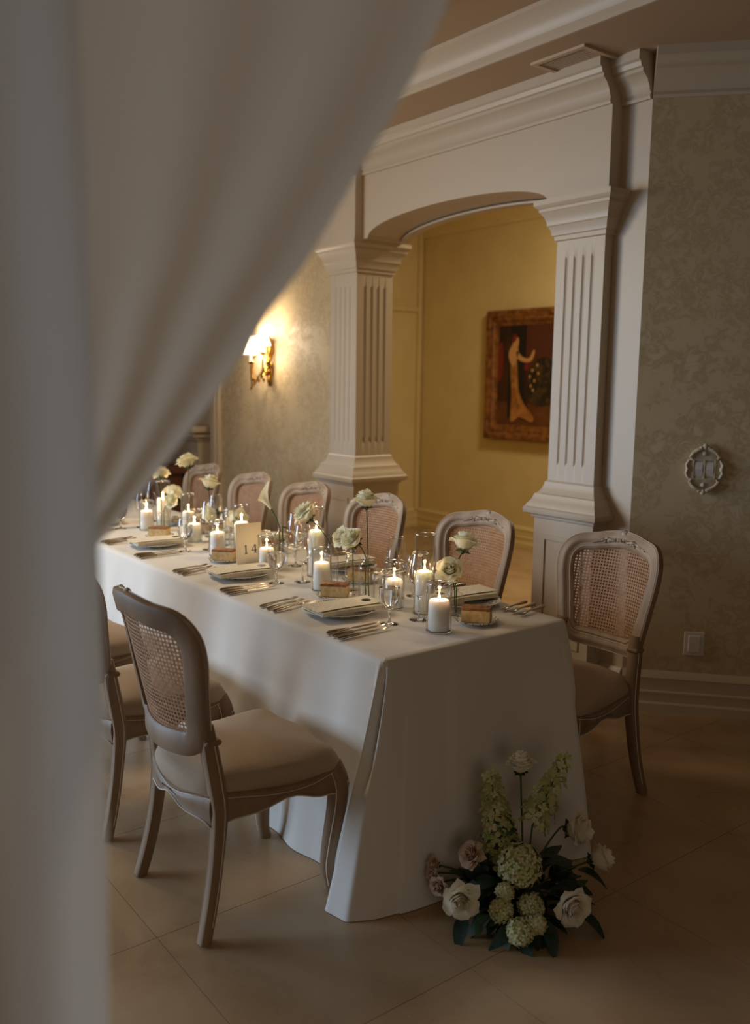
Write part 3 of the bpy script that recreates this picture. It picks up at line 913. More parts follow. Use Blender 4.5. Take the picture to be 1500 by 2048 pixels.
# ================================================================== SCONCE AND PAINTING
sc = tag(empty('wall_sconce', (-4.05, 2.0, 1.62)), 'ornate brass wall sconce with lit white shades beside the column', 'sconce')
k = MB()
k.tube([(0, .0, 0), (.0, -.015, .05), (.01, -.02, .12), (0, -.022, .2), (.02, -.02, .28), (.015, -.015, .36), (-.02, -.015, .4)], [.012, .022, .03, .022, .035, .022, .012], 8)
rr = random.Random(5)
for q in range(16):
    z = .02 + .024 * q
    k.blob((rr.uniform(-.03, .035), rr.uniform(-.04, -.01), z), (rr.uniform(.012, .024), .014, rr.uniform(.014, .026)), 6, 4, rot=Matrix.Rotation(rr.uniform(-1, 1), 3, 'Y'))
k.build('backplate', BRASS, sc, 60)
lampspots = [(.12, -.145, .265), (-.05, -.15, .20), (-.16, -.07, .25)]
for (x, y, z) in lampspots:
    k = MB()
    P = catmull([(0, -.02, .18), (x * .35, y * .6, .09), (x * .75, y * .95, z - .2), (x, y, z - .12), (x, y, z - .02)], 6)
    k.tube(P, .007, 6)
    k.lathe([(.006, z - .03), (.028, z - .018), (.03, z - .01), (.012, z - .004)], 12, (x, y, 0))
    for q in range(4):
        k.blob(tuple(P[5 + q * 4] + Vector((rr.uniform(-.02, .02), 0, rr.uniform(-.02, .01)))), (.016, .01, .02), 6, 4, rot=Matrix.Rotation(rr.uniform(-1, 1), 3, 'Y'))
    arm = k.build('arm', BRASS, sc, 60)
    k = MB(); k.lathe([(.013, z - .005), (.013, z + .075)], 10, (x, y, 0)); k.build('candle_sleeve', CANDLESLEEVE, arm, 60)
    k = MB(); k.lathe([(.066, z + .045), (.034, z + .15)], 20, (x, y, 0)); k.lathe([(.0655, z + .045), (.0335, z + .15)], 20, (x, y, 0))
    k.build('lamp_shade', SHADE, arm, 60)
    point('sconce_bulb', (-4.05 + x, 2.0 + y, 1.62 + z + .14), 8, (1, .80, .56), .03)
    point('sconce_bulb', (-4.05 + x, 2.0 + y, 1.62 + z + .035), 5.5, (1, .80, .56), .03)

pt = tag(empty('framed_painting', (-4.08, 4.985, 1.09)), 'gilt-framed dark oil painting of a woman in a long golden dress', 'painting')
PW, PH, FW_ = 1.08, 1.31, .155
k = MB()
prof = [(0, 0), (0, -.05), (.02, -.075), (.05, -.065), (.075, -.05), (.105, -.055), (.13, -.03), (FW_, -.022), (FW_, 0)]
def fr(o, d):
    return [(-PW / 2 + o, d, o), (PW / 2 - o, d, o), (PW / 2 - o, d, PH - o), (-PW / 2 + o, d, PH - o)]
k.loft([fr(o, d) for o, d in prof], True, False)
k.build('frame', GILT, pt, 30)
for sx in (-1, 1):
    for sz in (0, 1):
        k = MB()
        for q in range(5):
            k.blob((sx * (PW / 2 - .05 - .03 * q), -.062, (.05 if not sz else PH - .05)), (.03, .018, .026), 6, 4)
            k.blob((sx * (PW / 2 - .05), -.062, (.05 + .03 * q if not sz else PH - .05 - .03 * q)), (.026, .018, .03), 6, 4)
        k.build('corner_carving', GILT, pt, 60)
C_ = [noisy('canvas_umber', lin(70, 34, 24), lin(40, 20, 18), 4, .5), mat('canvas_dark', lin(22, 16, 18), .5), noisy('canvas_gold', lin(196, 140, 74), lin(150, 92, 42), 9, .5),
      mat('canvas_skin', lin(204, 152, 96), .5), mat('canvas_red', lin(120, 34, 32), .5), noisy('canvas_floor', lin(112, 66, 30), lin(86, 46, 24), 6, .5),
      noisy('canvas_flowers', lin(30, 26, 20), lin(84, 62, 38), 14, .5, None, 0, None, .45, .65), mat('canvas_maroon', lin(84, 42, 30), .5), mat('canvas_ochre', lin(140, 84, 42), .5)]
k = MB()
cw, cz0, cz1 = PW / 2 - FW_ + .01, FW_ - .01, PH - FW_ + .01
lay = [-.02]
def patch(poly, mi, d):
    # poly in 0..1 canvas coordinates (x right, y up), laid as a thin paint layer
    vs = [(-cw + 2 * cw * x, -.02 - .0012 * d, cz0 + (cz1 - cz0) * y) for x, y in poly]
    k.add(vs, [tuple(range(len(vs)))], mi)
def smooth_poly(P, n_=5): return [(p.x, p.y) for p in catmull([(x, y, 0) for x, y in P], n_, True)]
patch([(0, 0), (1, 0), (1, 1), (0, 1)], 0, 0)
patch([(0, 0), (1, 0), (1, .22), (0, .24)], 5, 1)
patch([(.25, .42), (.48, .42), (.5, 1), (.22, 1)], 1, 1.5)
patch([(.5, .55), (1, .52), (1, 1), (.5, 1)], 7, 1.2)
patch(smooth_poly([(.2, .12), (.3, .1), (.62, .06), (.5, .3), (.42, .7), (.24, .74)]), 1, 2)
patch(smooth_poly([(.55, .3), (.75, .2), (.98, .3), (.96, .62), (.7, .66), (.56, .5)]), 6, 2.2)
patch(smooth_poly([(.0, .45), (.09, .5), (.1, .78), (.02, .8)]), 4, 2)
patch(smooth_poly([(.25, .66), (.34, .66), (.37, .5), (.4, .34), (.5, .22), (.66, .10), (.62, .05), (.42, .09), (.28, .04), (.26, .14), (.27, .34), (.245, .52)]), 2, 4)
patch(smooth_poly([(.2, .70), (.25, .79), (.34, .80), (.37, .72), (.33, .62), (.26, .60)]), 3, 5)
patch(smooth_poly([(.27, .78), (.36, .78), (.37, .86), (.31, .87), (.27, .83)]), 3, 5.5)
patch(smooth_poly([(.26, .82), (.32, .84), (.34, .9), (.27, .89)]), 4, 6)
patch(smooth_poly([(.34, .74), (.45, .68), (.56, .67), (.62, .74), (.65, .73), (.6, .64), (.46, .63), (.36, .67)]), 3, 5)
patch(smooth_poly([(.48, .56), (.54, .55), (.55, .61), (.5, .62)]), 4, 5)
for x, y in ((.58, .49), (.62, .55), (.66, .45), (.6, .40), (.72, .52), (.64, .36), (.7, .60)): patch([(x + .018 * cos(a_), y + .016 * sin(a_)) for a_ in [PI * q / 4 for q in range(8)]], 3, 5)
for x, y in ((.29, .45), (.31, .36), (.36, .26), (.4, .2)): patch([(x + .02 * cos(a_), y + .03 * sin(a_)) for a_ in [PI * q / 4 for q in range(8)]], 8, 6)
k.build('canvas', C_, pt)

# white mantel with dark firebox and wooden cabinet at the far end
mt = tag(empty('fireplace_mantel', (-5.75, 2.05, 0)), 'white fireplace mantel at the far end of the room', 'mantel')
k = MB(); k.box((-.62, -.22, 1.2), (.62, 0, 1.25)); k.box((-.58, -.18, 1.15), (.58, 0, 1.2)); k.box((-.55, -.15, 1.12), (.55, 0, 1.15)); k.build('shelf', WHITE, mt)
for sx in (-1, 1):
    k = MB(); k.box((sx * .43 - .1, -.12, 0), (sx * .43 + .1, 0, 1.12)); k.box((sx * .43 - .06, -.135, .2), (sx * .43 + .06, -.12, 1.0)); k.build('pilaster', WHITE, mt)
one(lambda k: k.box((-.33, -.1, .86), (.33, 0, 1.12)), 'frieze', WHITE, mt)
one(lambda k: k.box((-.33, -.02, 0), (.33, -.005, .86)), 'firebox', DARK, mt)
cb = tag(empty('wooden_cabinet', (-5.45, 1.55, 0)), 'dark brown wooden cabinet behind the far end of the table', 'cabinet')
one(lambda k: k.box((-.38, -.2, .84), (.38, .2, .9), ch=.008), 'cabinet_top', DWOOD, cb)
one(lambda k: k.box((-.34, -.17, .06), (.34, .17, .84)), 'body', DWOOD, cb)
for sx in (-1, 1): one(lambda k: k.box((sx * .165 - .15, -.185, .1), (sx * .165 + .15, -.168, .8), ch=.005), 'door', DARK, cb)
for sx in (-1, 1):
    for sy in (-1, 1): one(lambda k: k.box((sx * .3 - .03, sy * .13 - .03, 0), (sx * .3 + .03, sy * .13 + .03, .06)), 'foot', DWOOD, cb)

# ================================================================== TABLEWARE
TOP = .7685
def lathe_obj(name, prof, mats, parent=None, seg=28, smooth=40):
    k = MB(); k.lathe(prof, seg); return k.build(name, mats, parent, smooth)
MESH = {}
def shared(key, builder):
    # builds once, then hands out objects that share the mesh
    if key not in MESH:
        MESH[key] = builder()
        return MESH[key]
    return None

def proto(key, fn):
    """first call builds the thing, later calls copy it with its parts"""
    if key in MESH: return dup(MESH[key])
    MESH[key] = fn()
    return MESH[key]
def place(o, loc, rz=0, label=None, cat=None, group=None):
    o.location = loc; o.rotation_euler = (0, 0, rz)
    return tag(o, label, cat, group)

def m_plate():
    return lathe_obj('dinner_plate', [(.0, .004), (.075, .004), (.078, 0), (.082, 0), (.085, .005), (.12, .013), (.145, .019), (.147, .021), (.145, .0225), (.12, .017), (.092, .0105), (.085, .0085), (.0, .0085)], PLATEP)
def m_side():
    return lathe_obj('side_plate', [(.0, .003), (.05, .003), (.052, 0), (.056, .001), (.082, .012), (.084, .0135), (.082, .015), (.071, .0085), (.066, .006), (0, .006)], PLATEP)
def m_napkin():
    # folded linen: three draped layers lying over the plate
    root = empty('napkin')
    def layer(k, w, l, z, sag, th, dx):
        def P(u, v, t):
            x = (u - .5) * w + dx; y = (v - .5) * l
            zz = z - sag * (2 * v - 1) ** 2 * (1 if v < .5 else .6) - .002 * (2 * abs(u - .5)) ** 3
            return (x, y, zz + t)
        a = [[P(i / 8, j / 14, th) for i in range(9)] for j in range(15)]
        b_ = [[P(i / 8, j / 14, 0) for i in range(9)] for j in range(15)]
        for j in range(14):
            for i in range(8):
                k.add([a[j][i], a[j][i + 1], a[j + 1][i + 1], a[j + 1][i]], [(0, 1, 2, 3)])
                k.add([b_[j][i], b_[j][i + 1], b_[j + 1][i + 1], b_[j + 1][i]], [(3, 2, 1, 0)])
        rim = [(j, 0) for j in range(15)] + [(14, i) for i in range(1, 9)] + [(j, 8) for j in range(13, -1, -1)] + [(0, i) for i in range(7, 0, -1)]
        k.loft([[b_[j][i] for j, i in rim], [a[j][i] for j, i in rim]], True, False)
    for w_, l_, z_, dx in ((.165, .275, .0, 0), (.162, .27, .0051, .003), (.158, .266, .0102, .005)):
        k = MB(); layer(k, w_, l_, z_, .003, .0055, dx); k.build('fold_layer', LINENW, root, 60)
    return root
def m_menu():
    root = empty('menu_card')
    k = MB()
    n_ = 10
    for j in range(n_):
        y0, y1 = -.15 + .30 * j / n_, -.15 + .30 * (j + 1) / n_
        z = lambda y: -.0028 * (y / .14) ** 2 + (.004 * max(0, y - .08) / .07)
        k.add([(-.062, y0, z(y0)), (.062, y0, z(y0)), (.062, y1, z(y1)), (-.062, y1, z(y1)), (-.062, y0, z(y0) + .0012), (.062, y0, z(y0) + .0012), (.062, y1, z(y1) + .0012), (-.062, y1, z(y1) + .0012)],
              [(3, 2, 1, 0), (4, 5, 6, 7), (0, 4, 7, 3), (1, 2, 6, 5)])
    k.build('sheet', MENUP, root)
    k = MB()
    k.lathe([(.0, .0), (.018, 0), (.02, .002), (.018, .004), (.012, .0035), (0, .0035)], 18, (.004, .105, -.0012)); tag(k.build('wax_seal', BLACK, root, 40), 'round black wax seal')
    return root
def m_knife():
    root = empty('table_knife')
    k = MB()
    P = [(0, .0, .005), (0, .012, .0055), (0, .05, .006), (0, .085, .0055), (0, .1, .005)]
    k.tube(P, [.004, .0085, .0075, .0065, .0055], 8); k.build('handle', SILVER, root, 60)
    k = MB(); k.loft([[(-.006, y, .003), (w_, y, .0045), (-.006, y, .006)] for y, w_ in ((.098, .005), (.14, .009), (.2, .0095), (.235, .004), (.25, -.004))]); k.build('blade', SILVER, root, 30)
    return root
def m_fork():
    root = empty('table_fork')
    k = MB()
    P = [(0, 0, .004), (0, .012, .0045), (0, .06, .006), (0, .11, .008), (0, .145, .007)]
    k.tube(P, [.003, .0075, .006, .0035, .005], 8); k.build('handle', SILVER, root, 60)
    k = MB()
    k.blob((0, .158, .006), (.0115, .017, .003), 10, 4)
    for q in (-1.5, -.5, .5, 1.5):
        k.tube([(q * .0055, .162, .0055), (q * .0058, .185, .005), (q * .0058, .208, .0085)], [.0021, .0019, .0012], 5)
    k.build('tines', SILVER, root, 60)
    return root
def m_cake():
    root = empty('cake_slice')
    P = [(-.055, -.03), (.05, -.028), (.056, .02), (.0, .036), (-.055, .032)]
    k = MB()
    k.loft([[(x * s_, y * s_, z) for x, y in P] for s_, z in ((.97, 0), (1, .004), (1, .044))]); k.build('crumb', CAKE, root)
    k = MB()
    rr = random.Random(2)
    k.loft([[(x * s_, y * s_, z) for x, y in P] for s_, z in ((1.02, .044), (1.03, .049), (.97, .054))])
    for q in range(9): k.blob((rr.uniform(-.04, .04), rr.uniform(-.02, .02), .053), (.011, .009, .0035), 6, 4)
    tag(k.build('browned_top', CRUST, root, 50), 'browned crust')
    k = MB(); k.add([(-.0556, -.0295, .003), (-.0556, .0315, .003), (-.0556, .0315, .044), (-.0556, -.0295, .044), (-.0548, -.0295, .003), (-.0548, .0315, .003), (-.0548, .0315, .044), (-.0548, -.0295, .044)], [(0, 3, 2, 1), (0, 1, 5, 4), (3, 7, 6, 2), (0, 4, 7, 3), (1, 2, 6, 5)]); k.build('cut_face', CAKESIDE, root)
    return root
def m_goblet():
    root = empty('water_goblet')
    k = MB()
    k.lathe([(.034, 0), (.034, .002), (.012, .006), (.0055, .012), (.0045, .04), (.006, .052), (.014, .058), (0.0, .0585)], 20); k.lathe([(0.0, 0), (.034, 0)], 20)
    k.build('stem', RIM, root, 60)
    k = MB(); k.lathe([(.0005, .0585), (.016, .060), (.032, .078), (.04, .105), (.0395, .14), (.034, .175)], 24); k.build('bowl', GLASS, root, 80)
    k = MB(); k.tube([(.034 * cos(2 * PI * j / 24), .034 * sin(2 * PI * j / 24), .175) for j in range(24)], .0011, 5, loop=True); k.build('rim', EDGE, root, 80)
    k = MB(); k.lathe([(.0005, .0605), (.0155, .0625), (.031, .079), (.0388, .105), (.0385, .138), (.0005, .138)], 24); k.build('water', WATER, root, 50)
    return root
def m_wine():
    root = empty('wine_glass')
    k = MB()
    k.lathe([(.0375, 0), (.0375, .0018), (.014, .005), (.005, .011), (.0038, .04), (.0038, .075), (.006, .088), (.013, .094), (0, .0945)], 20); k.lathe([(0, 0), (.0375, 0)], 20)
    k.build('stem', RIM, root, 60)
    k = MB(); k.lathe([(.0005, .0945), (.02, .097), (.038, .113), (.0455, .14), (.044, .175), (.036, .225), (.031, .258)], 28); k.build('bowl', GLASS, root, 80)
    k = MB(); k.tube([(.031 * cos(2 * PI * j / 24), .031 * sin(2 * PI * j / 24), .258) for j in range(24)], .0009, 5, loop=True); k.build('rim', EDGE, root, 80)
    return root

def setting(px, py, far, where, full=True, sn='', cake=None, goblet=None, wine=None):
    g = -1 if far else 1
    rz = PI if far else 0
    W = lambda dx, dy: (px + g * dx, py + g * dy)
    place(proto('plate', m_plate), (px, py, TOP), rz + .3, 'floral-rimmed dinner plate ' + where, 'plate', 'dinner plates')
    place(proto('napkin', m_napkin), (px + g * .028, py, TOP + .0268), rz - .1, 'folded cream linen napkin ' + where, 'napkin', 'napkins on the plates')
    place(proto('menu', m_menu), (px + g * .034, py - .008 * g, TOP + .0445), rz - .06, 'printed menu card with black seal ' + where, 'menu', 'menu cards')
    if full:
        for q in range(3):
            x, y = W(-.232 + .046 * q, -.222 + .002 * q)
            place(proto('fork', m_fork), (x, y, TOP + .003), rz + .22, ('outermost silver fork ', 'middle silver fork ', 'innermost silver fork ')[q] + where, 'fork', 'forks ' + sn)
            x, y = W(.235 + .038 * q, -.222 - .003 * q)
            place(proto('knife', m_knife), (x, y, TOP + .003), rz + .04, ('innermost silver knife ', 'middle silver knife ', 'outermost silver knife ')[q] + where, 'knife', 'knives ' + sn)
    cx, cy = cake or W(-.232, .125)
    place(proto('side', m_side), (cx, cy, TOP), 1.0 + rz, 'small floral side plate ' + where, 'side plate', 'side plates')
    place(proto('cake', m_cake), (cx, cy, TOP + .0068), .72, 'slice of browned cheesecake ' + where, 'cake', 'cake slices')
    gx, gy = goblet or W(.242, .057)
    place(proto('goblet', m_goblet), (gx, gy, TOP), 0, 'half-filled water goblet ' + where, 'glass', 'water goblets')
    gx, gy = wine or W(.262, .186)
    place(proto('wine', m_wine), (gx, gy, TOP), 0, 'empty stemmed wine glass ' + where, 'glass', 'wine glasses')

setting(-.585, .235, False, 'at the corner place nearest the floor flowers', sn='at the corner place', cake=(-.80, .365))
setting(-1.39, .235, False, 'at the place in front of the number card', sn='at the number card place', cake=(-1.735, .345), goblet=(-1.165, .30), wine=(-1.12, .41))
setting(-2.32, .24, False, 'at the third place on the curtain side', sn='at the third curtain-side place')
setting(-3.2, .24, False, 'at the fourth place, just by the curtain edge', sn='at the fourth curtain-side place')
setting(-.41, .74, True, 'across the table, before the archway chair', sn='before the archway chair', cake=(-.17, .575), wine=(-.645, .566), goblet=(-.63, .655))
setting(-1.24, .74, True, 'across the table, at the left column chair', sn='at the left column chair', cake=(-.98, .63), wine=(-1.44, .577), goblet=(-1.45, .666))
setting(-2.05, .74, True, 'across the table, behind the calla lilies', sn='behind the lilies', cake=(-1.8, .645), wine=(-2.272, .577), goblet=(-2.26, .666))
setting(-2.9, .74, True, 'across the table, under the sconce', sn='under the sconce', cake=(-2.53, .69), wine=(-3.12, .576), goblet=(-3.1, .663))

# ------------------------------------------------------------------ candles
def candle(x, y, gh, wh, gr, lab):
    r_ = gr * .83
    c = tag(empty('pillar_candle', (x, y, TOP + .0045)), 'lit white pillar candle in ' + lab, 'candle', 'lit pillar candles')
    k = MB(); k.lathe([(0, 0), (r_ - .002, 0), (r_, .003), (r_, wh - .009), (r_ - .004, wh - .002), (r_ - .01, wh), (r_ * .5, wh - .004), (0, wh - .006)], 28); k.build('wax', WAX, c, 50)
    k = MB(); k.tube([(0, 0, wh - .006), (.001, 0, wh + .006)], .0011, 5); k.build('wick', WICK, c)
    k = MB(); k.lathe([(.0005, wh + .002), (.0038, wh + .006), (.0046, wh + .011), (.003, wh + .019), (.001, wh + .026), (.0003, wh + .029)], 10); k.build('flame', FLAME, c, 80)
    point('candle_light', (x, y, TOP + .0045 + wh + .022), .55, (1, .68, .38), .006)
    h = tag(empty('glass_cylinder', (x, y, TOP)), 'clear straight glass cylinder holding ' + lab.replace('the ', 'the candle of the ', 1) if False else 'straight clear glass holder: ' + lab, 'candle holder', 'glass candle cylinders')
    k = MB(); k.lathe([(gr, .004), (gr, gh)], 32); k.lathe([(gr - .0022, .006), (gr - .0022, gh)], 32); k.build('wall', GLASS, h, 80)
    k = MB(); k.tube([((gr - .0011) * cos(2 * PI * j / 32), (gr - .0011) * sin(2 * PI * j / 32), gh) for j in range(32)], .002, 6, loop=True); k.build('rim', EDGE, h, 80)
    k = MB(); k.lathe([(0, 0), (gr - .002, 0), (gr, .002), (gr, .004), (0, .004)], 32); k.build('base', RIM, h, 50)
candle(-.166, .381, .178, .113, .047, 'the short cylinder at the table corner')
candle(-.385, .497, .315, .165, .042, 'the tall cylinder before the archway chair')
candle(-.52, .455, .19, .115, .042, 'the short cylinder behind the corner water goblet')
candle(-.941, .392, .183, .118, .043, 'the short cylinder behind the corner cake slice')
candle(-1.19, .53, .32, .21, .043, 'the tall cylinder left of the tallest rose')
candle(-1.45, .42, .165, .10, .043, 'the short cylinder right of the number card')
candle(-1.82, .49, .26, .17, .043, 'the tall cylinder behind the number card')
candle(-1.885, .385, .18, .118, .044, 'the short cylinder left of the number card')
candle(-2.83, .408, .175, .112, .045, 'the short cylinder by the curtain edge')
candle(-2.89, .54, .28, .17, .045, 'the tall cylinder by the curtain edge')
candle(-2.56, .55, .235, .13, .043, 'the tall cylinder below the far chair')
candle(-2.3, .46, .18, .1, .043, 'the short cylinder behind the third place')

# ------------------------------------------------------------------ number card
nc = tag(empty('table_number', (-1.575, .398, TOP)), 'cream card with table number 14 among the candles', 'sign')
k = MB()
k.add([(0, -.071, .0), (0, .071, .0), (-.012, .071, .205), (-.012, -.071, .205), (-.002, -.071, .0), (-.002, .071, .0), (-.014, .071, .205), (-.014, -.071, .205)], [(0, 1, 2, 3), (7, 6, 5, 4), (0, 4, 5, 1), (1, 5, 6, 2), (2, 6, 7, 3), (3, 7, 4, 0)])
k.build('card', PAPER, nc)
k = MB(); k.box((-.035, -.05, 0), (-.0022, .05, .012)); k.build('card_stand', PAPER, nc)
def glyph(polys, name):
    k = MB()
    for poly in polys:
        f = lambda y, z, d: (-.012 * z / .205 + d, y, z)
        k.loft([[f(y, z, .0002) for y, z in poly], [f(y, z, .0009) for y, z in poly]])
    k.build(name, INK, nc)
# '1' and '4' with thick/thin strokes, seen from +x (y runs to the right)
b0 = .058; H_ = .042
glyph([[(-.021, b0), (-.015, b0), (-.015, b0 + H_), (-.021, b0 + H_)], [(-.026, b0), (-.010, b0), (-.010, b0 + .003), (-.026, b0 + .003)], [(-.027, b0 + H_ - .009), (-.021, b0 + H_ - .004), (-.021, b0 + H_)]], 'digit')
glyph([[(.031, b0), (.037, b0), (.037, b0 + H_), (.031, b0 + H_)], [(.012, b0 + .012), (.043, b0 + .012), (.043, b0 + .0155), (.012, b0 + .0155)], [(.012, b0 + .0145), (.0155, b0 + .0145), (.0345, b0 + H_), (.031, b0 + H_)], [(.026, b0), (.042, b0), (.042, b0 + .003), (.026, b0 + .003)]], 'digit')

# ================================================================== FLOWERS
def petal(k, phi, w, r0, r1, h, curl, z0=0, nu=8, nv=6, wob=0, mi=0):
    def P(u, v):
        uu = 2 * u - 1
        a = phi + uu * w * (.5 + .5 * min(1, v * 1.7))
        edge = 1 - .13 * abs(uu) ** 2.2 - .12 * abs(uu) ** 7 + .05 * max(0, 1 - abs(uu) * 4)
        vv = v * edge
        r_ = r0 + (r1 - r0) * min(1, vv * 1.25) ** .6 - .10 * r1 * max(0, vv - .55) / .45 + curl * max(0, (vv - .72) / .28) ** 1.6 + wob * sin(4 * uu + phi * 5) * vv ** 3
        r_ *= 1 + .06 * uu          # each petal slides under its neighbour
        z = z0 + h * vv - abs(curl) * .55 * max(0, (vv - .8) / .2) ** 2
        return (r_ * cos(a), r_ * sin(a), z)
    k.grid(P, nu, nv, mi)
def rose_bloom(k, R=.05, seed=1, openness=1.0):
    rr = random.Random(seed)
    lay = [(3, .02, .12, 1.0, 0, 1.5), (3, .03, .22, 1.05, .03, 1.35), (4, .04, .33, 1.04, .07, 1.1), (5, .05, .44, 1.0, .12, .9), (5, .06, .55, .95, .18, .85), (6, .07, .66, .88, .24, .75), (6, .08, .77, .78, .32, .75), (6, .09, .86, .66, .42, .75)]
    for li, (n_, r0, r1, h, cu, w) in enumerate(lay):
        off = rr.uniform(0, 6)
        for q in range(n_):
            petal(k, off + 2 * PI * q / n_ + rr.uniform(-.2, .2), w, r0 * R, r1 * R * (.8 + .2 * openness) * rr.uniform(.9, 1.08), h * R * 1.42 * rr.uniform(.88, 1.06), cu * R * openness * rr.uniform(.7, 1.3), 0, wob=.06 * R)
def calyx(k, R):
    for q in range(5):
        a = 2 * PI * q / 5
        k.add([(.1 * R * cos(a - .9), .1 * R * sin(a - .9), -.12 * R), (.1 * R * cos(a + .9), .1 * R * sin(a + .9), -.12 * R), (.42 * R * cos(a + .35), .42 * R * sin(a + .35), .1 * R), (.62 * R * cos(a), .62 * R * sin(a), -.05 * R), (.42 * R * cos(a - .35), .42 * R * sin(a - .35), .1 * R)], [(0, 1, 2, 3, 4)])
    k.blob((0, 0, -.06 * R), (.2 * R, .2 * R, .2 * R), 8, 5)
def leaf(k, P0, d, L, W_, droop=.3, mi=0, n_=6):
    d = Vector(d).normalized()
    s_ = d.cross(Vector((0, 0, 1)))
    s_ = s_.normalized() if s_.length > .05 else Vector((1, 0, 0))
    nn = s_.cross(d)
    vs = []
    for i in range(n_ + 1):
        t = i / n_
        c = Vector(P0) + d * L * t - Vector((0, 0, droop * L * t * t))
        w = W_ * sin(PI * min(1, t * .93 + .05)) ** .8
        vs += [tuple(c + s_ * w + nn * w * .25), tuple(c), tuple(c - s_ * w + nn * w * .25)]
    fs = []
    for i in range(n_):
        a = i * 3
        fs += [(a, a + 1, a + 4, a + 3), (a + 1, a + 2, a + 5, a + 4)]
    k.add(vs, fs, mi)
ROSEV = []
for sd, op in ((1, 1.0), (2, .8), (3, 1.15), (4, .9)):
    k = MB(); rose_bloom(k, .05, sd, op); me = k.build('bloom', ROSE, None, 180); ROSEV.append(me.data); bpy.data.objects.remove(me)
k = MB(); calyx(k, .05); me = k.build('calyx', STEM, None, 60); CALYX = me.data; bpy.data.objects.remove(me)
def orient(o, d, roll=0):
    o.rotation_euler = (Vector(d).to_track_quat('Z', 'Y') @ Matrix.Rotation(roll, 3, 'Z').to_quaternion()).to_euler()

def vase(x, y, lab, h=.175, r_=.036):
    v_ = tag(empty('bud_vase', (x, y, TOP)), 'small clear glass bud vase ' + lab, 'vase', 'glass bud vases')
    k = MB(); k.lathe([(r_ * .92, .003), (r_, .01), (r_, h * .72), (r_ * .92, h * .82), (r_ * .6, h * .9), (r_ * .36, h * .94), (r_ * .33, h)], 24); k.build('body', GLASS, v_, 80)
    k = MB(); k.tube([(r_ * .33 * cos(2 * PI * j / 16), r_ * .33 * sin(2 * PI * j / 16), h) for j in range(16)], .001, 5, loop=True); k.build('rim', EDGE, v_, 80)
    k = MB(); k.lathe([(0, 0), (r_ * .92, 0), (r_ * .94, .003), (0, .004)], 20); k.build('base', RIM, v_, 60)
    k = MB(); k.lathe([(0.0005, .005), (r_ * .93, .006), (r_ * .95, h * .5), (.0005, h * .5)], 20); k.build('water', glass_water, v_, 50)
glass_water = glass_thin('still_water', (.97, .98, .965, 1))
def stem_path(hd, vh, off, via=None):
    # foot on the vase floor, up through the neck beside its neighbour, then out to the head
    o_ = Vector((off[0], off[1], 0))
    d_ = Vector((hd.x, hd.y, 0)); d_ = d_.normalized() if d_.length > 1e-4 else d_
    neck = o_ + d_ * .0015
    C_ = [o_ * 2.4 - d_ * .006 + Vector((0, 0, .009)), o_ * 1.5 + Vector((0, 0, vh * .5)), neck + Vector((0, 0, vh * .92)), neck + d_ * .0015 + Vector((0, 0, vh * 1.03))]
    if via: C_.append(Vector(via))
    else: C_.append(C_[-1].lerp(hd, .55) + Vector((-hd.x * .06, -hd.y * .06, .004)))
    return catmull(C_ + [hd], 6)
def rose(vx, vy, head, vh, lab, var=0, scale=1.0, mat_=None, lean=None, off=(0, 0), via=None):
    r_ = tag(empty('white_rose', (vx, vy, TOP)), lab, 'rose', 'single white roses in bud vases')
    b0_ = Vector((vx, vy, TOP)); hd = Vector(head) - b0_
    rr = random.Random(var + int(abs(vx) * 100))
    P = stem_path(hd, vh, off, Vector(via) - b0_ if via else None)
    k = MB(); k.tube(P, .0024, 6); st = k.build('stem', STEM, r_, 80)
    o = link(bpy.data.objects.new('bloom', ROSEV[var % 4]), r_)
    o.location = hd
    d = (P[-1] - P[-3]).normalized() + Vector(lean or (0, 0, 0))
    orient(o, d, rr.uniform(0, 6)); o.scale = (scale,) * 3
    c = link(bpy.data.objects.new('calyx', CALYX), r_); c.location = hd; orient(c, d); c.scale = (scale,) * 3
CAMV = (.70, -.55, .2)
vase(-.702, .456, 'with the tallest rose, behind the corner plate')
rose(-.702, .456, (-.751, .487, 1.145), .175, 'tallest upright white rose, in front of the left column chair', 0, 1.0, lean=(.25, -.15, 0), off=(0, .005))
rose(-.702, .456, (-.735, .43, 1.0), .175, 'drooping white rose in the vase of the tallest rose', 1, 1.05, lean=(.6, -.6, .1), off=(0, -.005))
vase(-.86, .50, 'holding the pointed half-open rose')
rose(-.86, .50, (-.835, .445, 1.0), .175, 'half-open white rose touching the drooping one', 3, .85, lean=(-.3, -.5, .2))
vase(-.30, .585, 'behind the short candle at the table corner', .1, .034)
rose(-.30, .585, (-.40, .71, .992), .1, 'white rose seen from behind, against the archway chair', 2, 1.05, lean=(-.1, .2, 1.2), off=(-.002, .005), via=(-.365, .632, .92))
rose(-.30, .585, (-.312, .568, .932), .1, 'open white rose facing us, against the archway chair', 0, .95, lean=(1.0, -.8, .1), off=(.002, -.005))
vase(-1.03, .50, 'holding the leaning rose')
rose(-1.03, .50, (-1.124, .455, 1.05), .175, 'leaning white rose above the corner cake slice', 2, 1.1, lean=(.3, -.4, .2))
vase(-2.12, .545, 'left of the number card')
rose(-2.12, .545, (-2.165, .53, .94), .175, 'white rose bending left beside the number card', 1, 1.1, lean=(.2, -.5, .2))
vase(-1.95, .535, 'behind the tall candle of the number card', .12)
rose(-1.95, .535, (-1.99, .56, .915), .12, 'yellowish rose behind the number card candle', 3, 1.05)
vase(-2.69, .60, 'with two roses near the far chair', .12)
rose(-2.69, .60, (-2.737, .644, 1.14), .12, 'tallest rose at the far end of the table', 2, 1.15, lean=(-.3, -.3, .2), off=(0, .005))
